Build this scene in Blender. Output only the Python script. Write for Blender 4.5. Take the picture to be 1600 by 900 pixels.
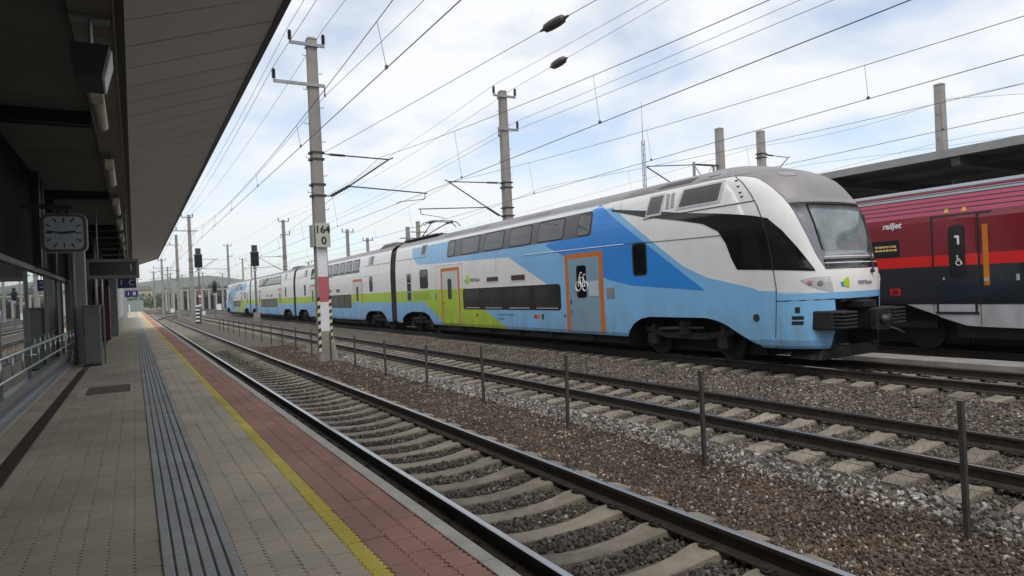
import bpy, bmesh, math, random
from mathutils import Vector, Matrix
from math import sin, cos, pi, radians, sqrt, atan2

for o in list(bpy.data.objects): bpy.data.objects.remove(o)
SC = bpy.context.scene
COL = SC.collection
random.seed(7)

# ------------------------------------------------------------------ camera
CAM_H = 1.993
YAW, PITCH, ROLL = radians(30.06), radians(0.07), radians(2.593)
fw = Vector((sin(YAW)*cos(PITCH), cos(YAW)*cos(PITCH), sin(PITCH)))
rt = Vector((cos(YAW), -sin(YAW), 0)); up = rt.cross(fw)
r2 = cos(ROLL)*rt - sin(ROLL)*up; u2 = cos(ROLL)*up + sin(ROLL)*rt
cam = bpy.data.cameras.new('camera'); camo = bpy.data.objects.new('camera', cam); COL.objects.link(camo)
M = Matrix((r2, u2, -fw)).transposed().to_4x4(); M.translation = Vector((0, 0, CAM_H))
camo.matrix_world = M
cam.sensor_width = 36; cam.lens = 1021.3/1600*36; cam.clip_end = 9000; cam.clip_start = .05
SC.camera = camo

# ------------------------------------------------------------------ sky and sun
SUN_EL, SUN_AZ = radians(58), radians(212)      # azimuth clockwise from +Y
W = bpy.data.worlds.new('World'); SC.world = W; W.use_nodes = True
nt = W.node_tree; N = nt.nodes; Lk = nt.links
for n in list(N): N.remove(n)
out = N.new('ShaderNodeOutputWorld'); bg = N.new('ShaderNodeBackground'); bg.inputs['Strength'].default_value = .15
sky = N.new('ShaderNodeTexSky'); sky.sky_type = 'NISHITA'; sky.sun_disc = False
sky.sun_elevation = SUN_EL; sky.sun_rotation = SUN_AZ; sky.air_density = 1.0; sky.dust_density = .7
tc = N.new('ShaderNodeTexCoord'); sp = N.new('ShaderNodeSeparateXYZ'); Lk.new(tc.outputs['Generated'], sp.inputs[0])
def wm(op, a, b=None):
    m = N.new('ShaderNodeMath'); m.operation = op
    for i, v in enumerate((a, b)):
        if v is None: continue
        if isinstance(v, (int, float)): m.inputs[i].default_value = v
        else: Lk.new(v, m.inputs[i])
    return m.outputs[0]
zz = wm('ADD', wm('MAXIMUM', sp.outputs[2], 0.0), .22)
cb = N.new('ShaderNodeCombineXYZ'); Lk.new(wm('DIVIDE', sp.outputs[0], zz), cb.inputs[0]); Lk.new(wm('DIVIDE', sp.outputs[1], zz), cb.inputs[1])
n1 = N.new('ShaderNodeTexNoise'); n1.inputs['Scale'].default_value = 1.9; n1.inputs['Detail'].default_value = 9; n1.inputs['Roughness'].default_value = .52
n1.inputs['Distortion'].default_value = .25
Lk.new(cb.outputs[0], n1.inputs['Vector'])
cr = N.new('ShaderNodeValToRGB'); cr.color_ramp.elements[0].position = .34; cr.color_ramp.elements[1].position = .56
cr.color_ramp.elements[0].color = (.30, .30, .30, 1); cr.color_ramp.elements[1].color = (.96, .96, .96, 1)
Lk.new(n1.outputs[0], cr.inputs[0])
mx = N.new('ShaderNodeMixRGB'); Lk.new(cr.outputs[0], mx.inputs[0]); Lk.new(sky.outputs[0], mx.inputs[1]); mx.inputs[2].default_value = (5.5, 5.53, 5.58, 1)
Lk.new(mx.outputs[0], bg.inputs['Color']); Lk.new(bg.outputs[0], out.inputs['Surface'])
sl = bpy.data.lights.new('sun', 'SUN'); sl.energy = 1.8; sl.angle = radians(28); sl.color = (1, .93, .84)
so = bpy.data.objects.new('sun', sl); COL.objects.link(so)
sd = Vector((sin(SUN_AZ)*cos(SUN_EL), cos(SUN_AZ)*cos(SUN_EL), sin(SUN_EL)))
so.rotation_euler = sd.to_track_quat('Z', 'Y').to_euler()
SC.view_settings.view_transform = 'Standard'; SC.view_settings.look = 'None'
SC.view_settings.exposure = 0.32; SC.view_settings.gamma = 1

# ------------------------------------------------------------------ materials
MATS = {}
def mat(name, col, rough=.6, metal=0.0, var=.12, scale=3.0, bump=0.0, bscale=40.0, spec=.5, coat=0.0, col2=None, rnd=0.0, stretch=None, detail=5, emit=None, grime=0.0, stain=0.0):
    if name in MATS: return MATS[name]
    m = bpy.data.materials.new(name); m.use_nodes = True; t = m.node_tree; b = t.nodes['Principled BSDF']
    b.inputs['Roughness'].default_value = rough; b.inputs['Metallic'].default_value = metal
    b.inputs['Specular IOR Level'].default_value = spec; b.inputs['Coat Weight'].default_value = coat
    g = t.nodes.new('ShaderNodeNewGeometry')
    vec = g.outputs['Position']
    if stretch:
        mp = t.nodes.new('ShaderNodeMapping'); mp.inputs['Scale'].default_value = stretch; t.links.new(vec, mp.inputs[0]); vec2 = mp.outputs[0]
    else: vec2 = vec
    n = t.nodes.new('ShaderNodeTexNoise'); n.inputs['Scale'].default_value = scale; n.inputs['Detail'].default_value = detail
    n.inputs['Roughness'].default_value = .62
    t.links.new(vec2, n.inputs['Vector'])
    r = t.nodes.new('ShaderNodeValToRGB'); r.color_ramp.elements[0].position = .3; r.color_ramp.elements[1].position = .7
    c2 = col2 or tuple(min(1, c*(1+var)) for c in col)
    c1 = col if col2 else tuple(c*(1-var) for c in col)
    r.color_ramp.elements[0].color = (*c1, 1); r.color_ramp.elements[1].color = (*c2, 1)
    t.links.new(n.outputs[0], r.inputs[0]); src = r.outputs[0]
    if rnd:
        oi = t.nodes.new('ShaderNodeObjectInfo'); ad = t.nodes.new('ShaderNodeMath'); ad.operation = 'ADD'
        t.links.new(oi.outputs['Random'], ad.inputs[0]); t.links.new(g.outputs['Random Per Island'], ad.inputs[1])
        wn = t.nodes.new('ShaderNodeTexWhiteNoise'); wn.noise_dimensions = '1D'; t.links.new(ad.outputs[0], wn.inputs['W'])
        mr = t.nodes.new('ShaderNodeMapRange'); mr.inputs['To Min'].default_value = 1-rnd; mr.inputs['To Max'].default_value = 1+rnd
        t.links.new(wn.outputs['Value'], mr.inputs['Value'])
        vm = t.nodes.new('ShaderNodeVectorMath'); vm.operation = 'SCALE'; t.links.new(src, vm.inputs[0]); t.links.new(mr.outputs[0], vm.inputs['Scale'])
        src = vm.outputs[0]
    if stain:
        n4 = t.nodes.new('ShaderNodeTexNoise'); n4.inputs['Scale'].default_value = .9; n4.inputs['Detail'].default_value = 7; t.links.new(vec, n4.inputs['Vector'])
        n5 = t.nodes.new('ShaderNodeTexVoronoi'); n5.inputs['Scale'].default_value = 3.1; t.links.new(vec, n5.inputs['Vector'])
        m5 = t.nodes.new('ShaderNodeMapRange'); m5.inputs['From Min'].default_value = .06; m5.inputs['From Max'].default_value = .085; m5.inputs['To Min'].default_value = .72; t.links.new(n5.outputs['Distance'], m5.inputs['Value'])
        m4 = t.nodes.new('ShaderNodeMapRange'); m4.inputs['From Min'].default_value = .3; m4.inputs['From Max'].default_value = .65; m4.inputs['To Min'].default_value = 1-stain; m4.inputs['To Max'].default_value = 1.04; t.links.new(n4.outputs[0], m4.inputs['Value'])
        mu = t.nodes.new('ShaderNodeMath'); mu.operation = 'MULTIPLY'; t.links.new(m4.outputs[0], mu.inputs[0]); t.links.new(m5.outputs[0], mu.inputs[1])
        vq = t.nodes.new('ShaderNodeVectorMath'); vq.operation = 'SCALE'; t.links.new(src, vq.inputs[0]); t.links.new(mu.outputs[0], vq.inputs['Scale']); src = vq.outputs[0]
    if grime:      # brake dust splashed up the lower panels, in uneven streaks
        sx = t.nodes.new('ShaderNodeSeparateXYZ'); t.links.new(vec, sx.inputs[0])
        mz = t.nodes.new('ShaderNodeMapRange'); mz.inputs['From Min'].default_value = .4; mz.inputs['From Max'].default_value = 1.5; mz.inputs['To Min'].default_value = 1.0; mz.inputs['To Max'].default_value = .12; t.links.new(sx.outputs[2], mz.inputs['Value'])
        mp2 = t.nodes.new('ShaderNodeMapping'); mp2.inputs['Scale'].default_value = (1.2, 1.2, .35); t.links.new(vec, mp2.inputs[0])
        n3 = t.nodes.new('ShaderNodeTexNoise'); n3.inputs['Scale'].default_value = 2.2; n3.inputs['Detail'].default_value = 8; n3.inputs['Roughness'].default_value = .68; t.links.new(mp2.outputs[0], n3.inputs['Vector'])
        m3 = t.nodes.new('ShaderNodeMapRange'); m3.inputs['From Min'].default_value = .38; m3.inputs['From Max'].default_value = .72; t.links.new(n3.outputs[0], m3.inputs['Value'])
        mm_ = t.nodes.new('ShaderNodeMath'); mm_.operation = 'MULTIPLY'; t.links.new(m3.outputs[0], mm_.inputs[0]); t.links.new(mz.outputs[0], mm_.inputs[1])
        ms = t.nodes.new('ShaderNodeMath'); ms.operation = 'MULTIPLY'; ms.inputs[1].default_value = grime; t.links.new(mm_.outputs[0], ms.inputs[0])
        mxg = t.nodes.new('ShaderNodeMixRGB'); mxg.inputs[2].default_value = (.16,.135,.11,1); t.links.new(ms.outputs[0], mxg.inputs[0]); t.links.new(src, mxg.inputs[1]); src = mxg.outputs[0]
        rg = t.nodes.new('ShaderNodeMapRange'); rg.inputs['To Min'].default_value = rough; rg.inputs['To Max'].default_value = .8; t.links.new(ms.outputs[0], rg.inputs['Value']); t.links.new(rg.outputs[0], b.inputs['Roughness'])
    t.links.new(src, b.inputs['Base Color'])
    if bump:
        n2 = t.nodes.new('ShaderNodeTexNoise'); n2.inputs['Scale'].default_value = bscale; n2.inputs['Detail'].default_value = 4
        t.links.new(vec, n2.inputs['Vector'])
        bp = t.nodes.new('ShaderNodeBump'); bp.inputs['Strength'].default_value = bump; bp.inputs['Distance'].default_value = .02
        t.links.new(n2.outputs[0], bp.inputs['Height']); t.links.new(bp.outputs[0], b.inputs['Normal'])
    if emit:
        b.inputs['Emission Color'].default_value = (*emit[:3], 1); b.inputs['Emission Strength'].default_value = emit[3]
    MATS[name] = m; return m

def glassmat(name, tint, refl=.08, trans=.5, rough=.01):
    """window glass: part see-through, part reflection by fresnel"""
    m = bpy.data.materials.new(name); m.use_nodes = True; t = m.node_tree
    for n in list(t.nodes): t.nodes.remove(n)
    o = t.nodes.new('ShaderNodeOutputMaterial'); tr = t.nodes.new('ShaderNodeBsdfTransparent'); tr.inputs[0].default_value = (*[c*trans for c in tint], 1)
    gl = t.nodes.new('ShaderNodeBsdfGlossy'); gl.inputs['Roughness'].default_value = rough; gl.inputs[0].default_value = (.92, .95, .95, 1)
    fr = t.nodes.new('ShaderNodeFresnel'); fr.inputs[0].default_value = 1.5
    ad = t.nodes.new('ShaderNodeMath'); ad.operation = 'ADD'; ad.inputs[1].default_value = refl; ad.use_clamp = True
    t.links.new(fr.outputs[0], ad.inputs[0])
    mx = t.nodes.new('ShaderNodeMixShader'); t.links.new(ad.outputs[0], mx.inputs[0]); t.links.new(tr.outputs[0], mx.inputs[1]); t.links.new(gl.outputs[0], mx.inputs[2])
    t.links.new(mx.outputs[0], o.inputs[0]); MATS[name] = m; return m

def paver_mat(name, col, col2, rnd):
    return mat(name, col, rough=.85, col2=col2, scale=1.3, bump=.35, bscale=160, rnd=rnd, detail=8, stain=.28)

CONC = mat('concrete', (.24, .23, .215), .9, var=.25, scale=1.6, bump=.3, bscale=30, detail=8)
CONC_L = mat('concrete_light', (.36, .34, .30), .9, var=.2, scale=2, bump=.3, bscale=50, detail=8)
GALV = mat('galvanised_steel', (.28, .29, .29), .5, .6, var=.2, scale=4)
DARKST = mat('dark_steel', (.05, .05, .052), .5, .5, var=.25, scale=5)
BLACK = mat('black_rubber', (.012, .012, .013), .6, var=.2)
UNDER = mat('grimy_underframe', (.022, .02, .019), .8, var=.4, scale=3, bump=.2)
WIRE = mat('wire_copper_dark', (.10, .105, .11), .6, .3, var=.1)
INSUL = mat('insulator_brown', (.03, .022, .022), .35, var=.1)
GLOSSBLK = mat('black_glass', (.008, .009, .010), .06, var=.1, spec=.6)

# ------------------------------------------------------------------ mesh helpers
class MB:
    def __init__(s): s.v = []; s.f = []; s.m = []; s.smooth = False
    def add(s, vs, fs, mi=0):
        k = len(s.v); s.v += [tuple(p) for p in vs]; s.f += [tuple(i+k for i in f) for f in fs]; s.m += [mi]*len(fs); return s
    def box(s, x0, x1, y0, y1, z0, z1, mi=0):
        vs = [(x0,y0,z0),(x1,y0,z0),(x1,y1,z0),(x0,y1,z0),(x0,y0,z1),(x1,y0,z1),(x1,y1,z1),(x0,y1,z1)]
        return s.add(vs, [(0,3,2,1),(4,5,6,7),(0,1,5,4),(1,2,6,5),(2,3,7,6),(3,0,4,7)], mi)
    def bbox(s, x0, x1, y0, y1, z0, z1, b=.01, mi=0):
        """box with chamfered edges"""
        bm = bmesh.new(); bmesh.ops.create_cube(bm, size=1)
        for v in bm.verts: v.co = Vector(((x0+x1)/2+v.co.x*(x1-x0), (y0+y1)/2+v.co.y*(y1-y0), (z0+z1)/2+v.co.z*(z1-z0)))
        bmesh.ops.bevel(bm, geom=bm.edges[:], offset=b, segments=2, affect='EDGES', profile=.5)
        bm.verts.index_update()
        s.add([v.co[:] for v in bm.verts], [[v.index for v in f.verts] for f in bm.faces], mi); bm.free(); return s
    def taper(s, c0, w0, d0, c1, w1, d1, ch=.0, mi=0):
        """tapered square post from c0 to c1 (z up), chamfered corners"""
        def ring(c, w, d):
            a, b = w/2, d/2; k = min(a, b)*ch
            if ch == 0: return [(c[0]-a,c[1]-b,c[2]),(c[0]+a,c[1]-b,c[2]),(c[0]+a,c[1]+b,c[2]),(c[0]-a,c[1]+b,c[2])]
            return [(c[0]-a+k,c[1]-b,c[2]),(c[0]+a-k,c[1]-b,c[2]),(c[0]+a,c[1]-b+k,c[2]),(c[0]+a,c[1]+b-k,c[2]),(c[0]+a-k,c[1]+b,c[2]),(c[0]-a+k,c[1]+b,c[2]),(c[0]-a,c[1]+b-k,c[2]),(c[0]-a,c[1]-b+k,c[2])]
        A = ring(c0,w0,d0); B = ring(c1,w1,d1); n = len(A)
        return s.add(A+B, [(i,(i+1)%n,n+(i+1)%n,n+i) for i in range(n)]+[tuple(range(n-1,-1,-1)), tuple(range(n,2*n))], mi)
    def tube(s, pts, r, n=6, mi=0, cap=True):
        pts = [Vector(p) for p in pts]; rs = r if isinstance(r, (list, tuple)) else [r]*len(pts)
        rings = []; prev = None
        for i, p in enumerate(pts):
            d = (pts[min(i+1,len(pts)-1)]-pts[max(i-1,0)])
            if d.length < 1e-9: d = Vector((0,0,1))
            d.normalize()
            if prev is None:
                a = Vector((0,0,1)) if abs(d.z) < .9 else Vector((1,0,0)); e1 = d.cross(a).normalized()
            else:
                e1 = prev - d*prev.dot(d)
                e1 = e1.normalized() if e1.length > 1e-6 else d.orthogonal().normalized()
            prev = e1; e2 = d.cross(e1)
            rings.append([p+(e1*cos(2*pi*k/n)+e2*sin(2*pi*k/n))*rs[i] for k in range(n)])
        vs = [v for R in rings for v in R]; fs = []
        for i in range(len(rings)-1):
            for k in range(n):
                fs.append((i*n+k, i*n+(k+1)%n, (i+1)*n+(k+1)%n, (i+1)*n+k))
        if cap: fs += [tuple(range(n-1,-1,-1)), tuple((len(rings)-1)*n+k for k in range(n))]
        return s.add(vs, fs, mi)
    def extrude(s, prof, y0, y1, mi=0, cap=True):
        """closed profile [(x,z)] extruded along y"""
        n = len(prof); vs = [(x,y0,z) for x,z in prof]+[(x,y1,z) for x,z in prof]
        fs = [(i,(i+1)%n,n+(i+1)%n,n+i) for i in range(n)]
        if cap: fs += [tuple(range(n-1,-1,-1)), tuple(range(n,2*n))]
        return s.add(vs, fs, mi)
    def mesh(s, name, mats):
        me = bpy.data.meshes.new(name); me.from_pydata(s.v, [], s.f)
        if not isinstance(mats, (list, tuple)): mats = [mats]
        for m in mats: me.materials.append(m)
        if len(mats) > 1: me.polygons.foreach_set('material_index', s.m)
        if s.smooth: me.polygons.foreach_set('use_smooth', [True]*len(me.polygons))
        me.update(); return me
    def build(s, name, mats, parent=None, smooth=None, fixn=False):
        if smooth is not None: s.smooth = smooth
        me = s.mesh(name, mats)
        if fixn:
            bm = bmesh.new(); bm.from_mesh(me); bmesh.ops.recalc_face_normals(bm, faces=bm.faces[:]); bm.to_mesh(me); bm.free()
        return link(name, me, parent)
def link(name, me, parent=None, loc=None):
    o = bpy.data.objects.new(name, me); COL.objects.link(o)
    if parent is not None: o.parent = parent
    if loc is not None: o.location = loc
    return o
def thing(name, label, cat, group=None, loc=(0,0,0)):
    o = bpy.data.objects.new(name, None); COL.objects.link(o); o.empty_display_size = .2
    o.location = loc
    return tag(o, label, cat, group)
def tag(o, label, cat=None, group=None, kind=None):
    if label: o['label'] = label
    if cat: o['category'] = cat
    if group: o['group'] = group
    if kind: o['kind'] = kind
    return o
def struct(o, label, cat): o['kind'] = 'structure'; return tag(o, label, cat)
def root_at(name, label, cat, x, y, z, group=None):
    """Empty at the base; children meshes are given in world coordinates, so undo the offset by a parent inverse"""
    t = thing(name, label, cat, group, (x, y, z)); t['_o'] = 1; del t['_o']
    return t
def part(mb, name, mats, parent, smooth=None, label=None):
    """mesh given in world coordinates, parented to an Empty that has a location"""
    off = Vector(parent.matrix_basis.translation)
    p = parent
    while p.parent is not None: p = p.parent; off = off + Vector(p.matrix_basis.translation)
    mb.v = [(v[0]-off.x, v[1]-off.y, v[2]-off.z) for v in mb.v]
    o = mb.build(name, mats, parent, smooth)
    if label: o['label'] = label
    return o
FONT_CACHE = {}
def text_mb(body, size, origin, xdir, ydir, depth=.004, shear=0.0, align='CENTER', bold=0.0):
    """flat lettering as an MB, baseline-centre at origin"""
    cu = bpy.data.curves.new('txt', 'FONT'); cu.body = body; cu.size = size; cu.align_x = align; cu.align_y = 'CENTER'; cu.extrude = depth/2; cu.shear = shear
    cu.offset = bold; cu.resolution_u = 3
    ob = bpy.data.objects.new('txt', cu); COL.objects.link(ob); bpy.context.view_layer.update()
    me = bpy.data.meshes.new_from_object(ob.evaluated_get(bpy.context.evaluated_depsgraph_get()))
    xd = Vector(xdir); yd = Vector(ydir); nd = xd.cross(yd); o = Vector(origin)
    mb = MB(); mb.add([o+xd*v.co.x+yd*v.co.y+nd*v.co.z for v in me.vertices], [tuple(p.vertices) for p in me.polygons])
    bpy.data.objects.remove(ob); bpy.data.curves.remove(cu); bpy.data.meshes.remove(me)
    return mb

# ================================================================== THE SETTING
PZ = .558                      # platform surface; rail tops are z = 0
T1, T2, T3, T4 = 3.275, 8.07, 13.45, 18.16
GROUND = mat('trackside_earth', (.085, .072, .058), .95, col2=(.16, .145, .12), scale=.35, bump=.6, bscale=8, detail=9)
g = MB(); g.add([(-2400,-250,-.62),(2400,-250,-.62),(2400,2900,-.62),(-2400,2900,-.62)], [(0,1,2,3)])
struct(g.build('ground', GROUND), 'earth ground under and beyond the railway yard', 'ground')

# ---- platform slab
SLAB = mat('platform_joint_sand', (.11, .10, .085), .95, var=.3, scale=12, bump=.3, bscale=120)
plat = MB(); plat.box(-6.5, 1.5, -9, 182, -.62, PZ-.012)
platform = struct(plat.build('platform', SLAB), 'long paved station platform along the near track', 'platform')
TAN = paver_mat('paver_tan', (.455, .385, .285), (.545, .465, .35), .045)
TAN2 = paver_mat('paver_tan_shade', (.345, .302, .225), (.42, .37, .28), .04)  # darker copy of the tan: shade under the canopy put into the colour
RED = paver_mat('paver_red', (.36, .178, .135), (.44, .23, .18), .06)
YEL = paver_mat('paver_yellow', (.56, .44, .055), (.68, .55, .10), .06)
def paver_mesh(name, w, l, m, left=True, right=True):
    """interlocking block: zigzag long sides, straight ends, tiny chamfer; origin at its centre, top at z=0"""
    a = .0095; k = 4; pts = []
    n = k*2
    R = [(w/2+(a if i % 2 else -a)*(1 if right else 0), -l/2+l*i/n) for i in range(n+1)]
    Lf = [(-w/2+(a if i % 2 else -a)*(1 if left else 0), -l/2+l*i/n) for i in range(n+1)]
    gap = .0019
    R = [(x-gap, y) for x, y in R]; Lf = [(x+gap, y) for x, y in Lf]
    R[0] = (R[0][0], R[0][1]+gap); R[-1] = (R[-1][0], R[-1][1]-gap); Lf[0] = (Lf[0][0], Lf[0][1]+gap); Lf[-1] = (Lf[-1][0], Lf[-1][1]-gap)
    out = R+Lf[::-1]; cx = 0; N_ = len(out)
    ins = [(x*(1-.004/(w/2)), y*(1-.004/(l/2))) for x, y in out]
    vs = [(x,y,0) for x,y in ins]+[(x,y,-.004) for x,y in out]+[(x,y,-.03) for x,y in out]
    fs = [tuple(range(N_))]
    for r in (0, 1):
        for i in range(N_): fs.append((r*N_+i, (r+1)*N_+i, (r+1)*N_+(i+1)%N_, r*N_+(i+1)%N_))
    mb = MB(); mb.add(vs, fs); return mb
PL = .225
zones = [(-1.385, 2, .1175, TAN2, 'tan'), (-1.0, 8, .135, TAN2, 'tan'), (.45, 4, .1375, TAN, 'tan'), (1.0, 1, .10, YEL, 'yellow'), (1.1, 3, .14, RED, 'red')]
cells = []
for x0, nc, w, m, nm in zones:
    for c in range(nc):
        y = 1.2+(PL/2 if c % 2 else 0)
        while y < 44:
            x = x0+w*(c+.5)
            if not (nm == 'tan' and -.92 < x < -.02 and 12.72 < y < 14.12):
                cells.append((x0, w, m, nm, x, y))
            y += PL
def vis_size(c):
    x, y = c[4], c[5]; d = Vector((x, y, PZ-CAM_H)); z = d.dot(fw)
    if z < .5: return 0
    px, py = 800+1021*d.dot(r2)/z, 450-1021*d.dot(u2)/z
    return (1/z) if (-20 < px < 1620 and py < 915) else 0
cells = [c for c in cells if vis_size(c) > 0 or c[5] > 3]
cells.sort(key=lambda c: -vis_size(c))
meshes = {}
far = {}
for i, (x0, w, m, nm, x, y) in enumerate(cells):
    key = (x0, w)
    if key not in meshes: meshes[key] = (paver_mesh('paver', w, PL, m), paver_mesh('paver', w, PL, m).mesh('paver', m))
    dz = random.uniform(-.0018, .0018)
    if i < 300:
        o = link('paver', meshes[key][1], platform, (x, y, PZ+dz)); o.rotation_euler = (random.gauss(0,.004), random.gauss(0,.004), random.gauss(0,.004))
    else:
        fm = far.setdefault(m.name, MB()); src = meshes[key][0]
        fm.add([(v[0]+x, v[1]+y, v[2]+PZ+dz+v[1]*random.gauss(0,.004)) for v in src.v], src.f)
for nm, fm in far.items():
    o = fm.build('pavers', MATS[nm], platform); o['kind'] = 'stuff'
for x0, nc, w, m, nm in zones:          # the paving goes on too far away to tell the blocks apart
    o = MB().box(x0, x0+nc*w, 44, 182, PZ-.05, PZ-.001).build('paving_strip', m, platform)
TACT = mat('tactile_grey', (.31, .31, .30), .8, var=.16, scale=3, bump=.25, bscale=140, rnd=.08, detail=8)
prof = [(-.185, -.03), (-.185, .003)]
for k in range(6):
    c = -.1575+k*.063
    prof += [(c-.026, .003), (c-.022, .010), (c+.022, .010), (c+.026, .003), (c+.0290, -.008), (c+.0335, -.008)]
prof = prof[:-2]+[(.185, .003), (.185, -.03)]
tm = MB(); tm.extrude(prof, -.298, .298); tme = tm.mesh('tactile_slab', TACT)
y = 1.5
while y < 40: link('tactile_slab', tme, platform, (.265, y, PZ+random.uniform(0,.002))); y += .6
MB().box(.08, .45, 39.8, 175, PZ-.05, PZ+.004).build('tactile_strip', TACT, platform)
KERB = mat('kerb_stone', (.47, .44, .37), .9, var=.14, scale=5, bump=.2, bscale=90, rnd=.06)
km = MB(); km.bbox(-.045, .05, -.4965, .4965, -.20, 0, .006); kme = km.mesh('kerb_stone', KERB)
y = 0.6
while y < 60: link('kerb_stone', kme, platform, (1.57, y, PZ+.004+random.uniform(-.0015,.0015))); y += 1.0
MB().box(1.525, 1.62, 59.62, 182, PZ-.2, PZ+.003).build('kerb_strip', KERB, platform)
MB().box(1.1, 1.5, -9, 182, -.62, PZ-.05).build('edge_wall', CONC, platform)
GRATE = mat('drain_rust', (.055, .035, .026), .8, var=.3, scale=8, bump=.3)
gm = MB(); gm.box(-.075, -.062, -.497, .497, -.05, -.002); gm.box(.062, .075, -.497, .497, -.05, -.002); gm.box(-.062, .062, -.497, .497, -.05, -.016)
for k in range(25): gm.box(-.062, .062, -.49+k*.04, -.468+k*.04, -.03, -.004)
gme = gm.mesh('drain_grate', GRATE)
y = 1.5
while y < 18.4: link('drain_grate', gme, platform, (-1.075, y, PZ)); y += 1.0
man = MB(); man.box(-.92, -.02, 12.72, 14.12, PZ-.04, PZ-.002)
fr = man.build('cover_frame', mat('cover_frame', (.40, .36, .29), .9, var=.2, scale=8), platform)
MB().bbox(-.76, -.11, 12.85, 14.0, PZ-.02, PZ+.004, .004).build('inspection_cover', mat('inspection_cover', (.10, .06, .05), .8, var=.25, scale=9, bump=.3), platform)

# ---- tracks
RAILM = mat('rail_rust', (.046, .035, .027), .55, .35, var=.3, scale=6, bump=.2, bscale=60)
RAILTOP = mat('rail_polished', (.33, .34, .36), .22, 1.0, var=.15, scale=2, stretch=(30, .3, 1))
SLEEP = mat('sleeper_concrete', (.20, .178, .14), .92, var=.28, scale=4, bump=.4, bscale=45, rnd=.16, detail=8, stain=.38)
CLIP = mat('fastening', (.04, .035, .032), .7, .3, var=.3, scale=20)
def rail_prof(x):
    half = [(.036, -.012), (.034, -.004), (.027, 0), ]
    left = [(-.075, -.172), (-.075, -.161), (-.025, -.150), (-.009, -.135), (-.009, -.052), (-.030, -.042), (-.036, -.036), (-.036, -.012), (-.033, -.004), (-.022, 0)]
    pr = left+[(-a, b) for a, b in reversed(left)]
    return [(x+a, b) for a, b in pr]
def rail_mesh(x, y0, y1, path=None):
    mb = MB(); pr = rail_prof(0); n = len(pr)
    pts = path or [(x, y0), (x, y1)]
    vs = []
    for i, (px, py) in enumerate(pts):
        a = pts[max(i-1,0)]; b = pts[min(i+1,len(pts)-1)]
        d = Vector((b[0]-a[0], b[1]-a[1])).normalized(); nx, ny = d.y, -d.x
        vs += [(px+nx*q, py+ny*q, z) for q, z in pr]
    for i in range(len(pts)-1):
        for k in range(n):
            mi = 1 if k in (8, 9, 10) else 0
            mb.add([], [], 0); mb.f.append((i*n+k, (i+1)*n+k, (i+1)*n+(k+1)%n, i*n+(k+1)%n)); mb.m.append(mi)
    mb.v = vs; mb.f.append(tuple(range(n))); mb.m.append(0)
    return mb
def sleeper_mb():
    """prestressed monoblock sleeper: high rail seats, dipped middle, sloped sides; centre at origin, seat top z=0"""
    st = [(-1.30, -.035, .12), (-1.18, -.012, .13), (-.98, 0, .135), (-.60, 0, .135), (-.42, -.03, .115), (-.22, -.05, .105), (0, -.056, .10), (.22, -.05, .105), (.42, -.03, .115), (.60, 0, .135), (.98, 0, .135), (1.18, -.012, .13), (1.30, -.035, .12)]
    vs = []
    for x, z, h in st: vs += [(x, -h-.02, -.2), (x, -h, z-.012), (x, -h+.014, z), (x, h-.014, z), (x, h, z-.012), (x, h+.02, -.2)]
    fs = []
    for i in range(len(st)-1):
        for k in range(5): fs.append((i*6+k, i*6+k+1, (i+1)*6+k+1, (i+1)*6+k))
    fs += [(5,4,3,2,1,0), tuple((len(st)-1)*6+k for k in range(6))]
    mb = MB(); mb.add(vs, fs); return mb
SLM = sleeper_mb(); SLME = SLM.mesh('sleeper', SLEEP)
def clip_mb(mb, x, y, z):
    for s in (-1, 1):
        mb.box(x+s*.078-.03, x+s*.078+.03, y-.055, y+.055, z, z+.018)
        mb.tube([(x+s*.05, y-.05, z+.03), (x+s*.10, y-.05, z+.045), (x+s*.125, y-.02, z+.03), (x+s*.125, y+.02, z+.03), (x+s*.10, y+.05, z+.045), (x+s*.05, y+.05, z+.03)], .009, 4)
        mb.tube([(x+s*.105, y, z), (x+s*.105, y, z+.06)], .014, 6)
        mb.tube([(x+s*.105, y, z+.045), (x+s*.105, y, z+.058)], .024, 6)
def track(cx, label, y0, y1, ys_near, ymax, clips):
    t = thing('railway_track', label, 'track', None, (cx, 0, 0))
    for s in (-1, 1):
        mb = rail_mesh(s*.753, y0, y1); mb.build('rail', [RAILM, RAILTOP], t)
    fm = MB(); cm = MB(); k = 0; y = ys_near; farm = MB()
    while y < ymax:
        j = random.gauss(0, .006)
        if k < 150:
            o = link('sleeper', SLME, t, (random.gauss(0,.012), y+j, -.18)); o.rotation_euler[2] = random.gauss(0,.005)
        else: farm.add([(v[0], v[1]+y+j, v[2]-.18) for v in SLM.v], SLM.f)
        if y < clips:
            for s in (-1, 1): clip_mb(cm, s*.753, y+j, -.18)
        y += .6; k += 1
    if cm.v: cm.build('rail_fastenings', CLIP, t)['kind'] = 'stuff'
    if farm.v: farm.build('far_sleepers', SLEEP, t)['kind'] = 'stuff'
    return t
track(T1, 'nearest track running beside the platform edge', -8, 330, 1.46, 190, 26)
track(T2, 'empty second track behind the wire fence', -8, 330, .98, 190, 26)
track(T3, 'track carrying the blue and white double-deck train', -8, 330, 1.2, 130, 18)
track(T4, 'track carrying the dark red coach', -8, 330, 1.1, 24, 0)
for k, (cx, lb) in enumerate([(24.4+6, 'far yard track beyond the red coach'), (35.2, 'farthest yard track near the pale shelter')]):
    track(cx, lb, 40, 420, 300, 301, 0)
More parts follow.
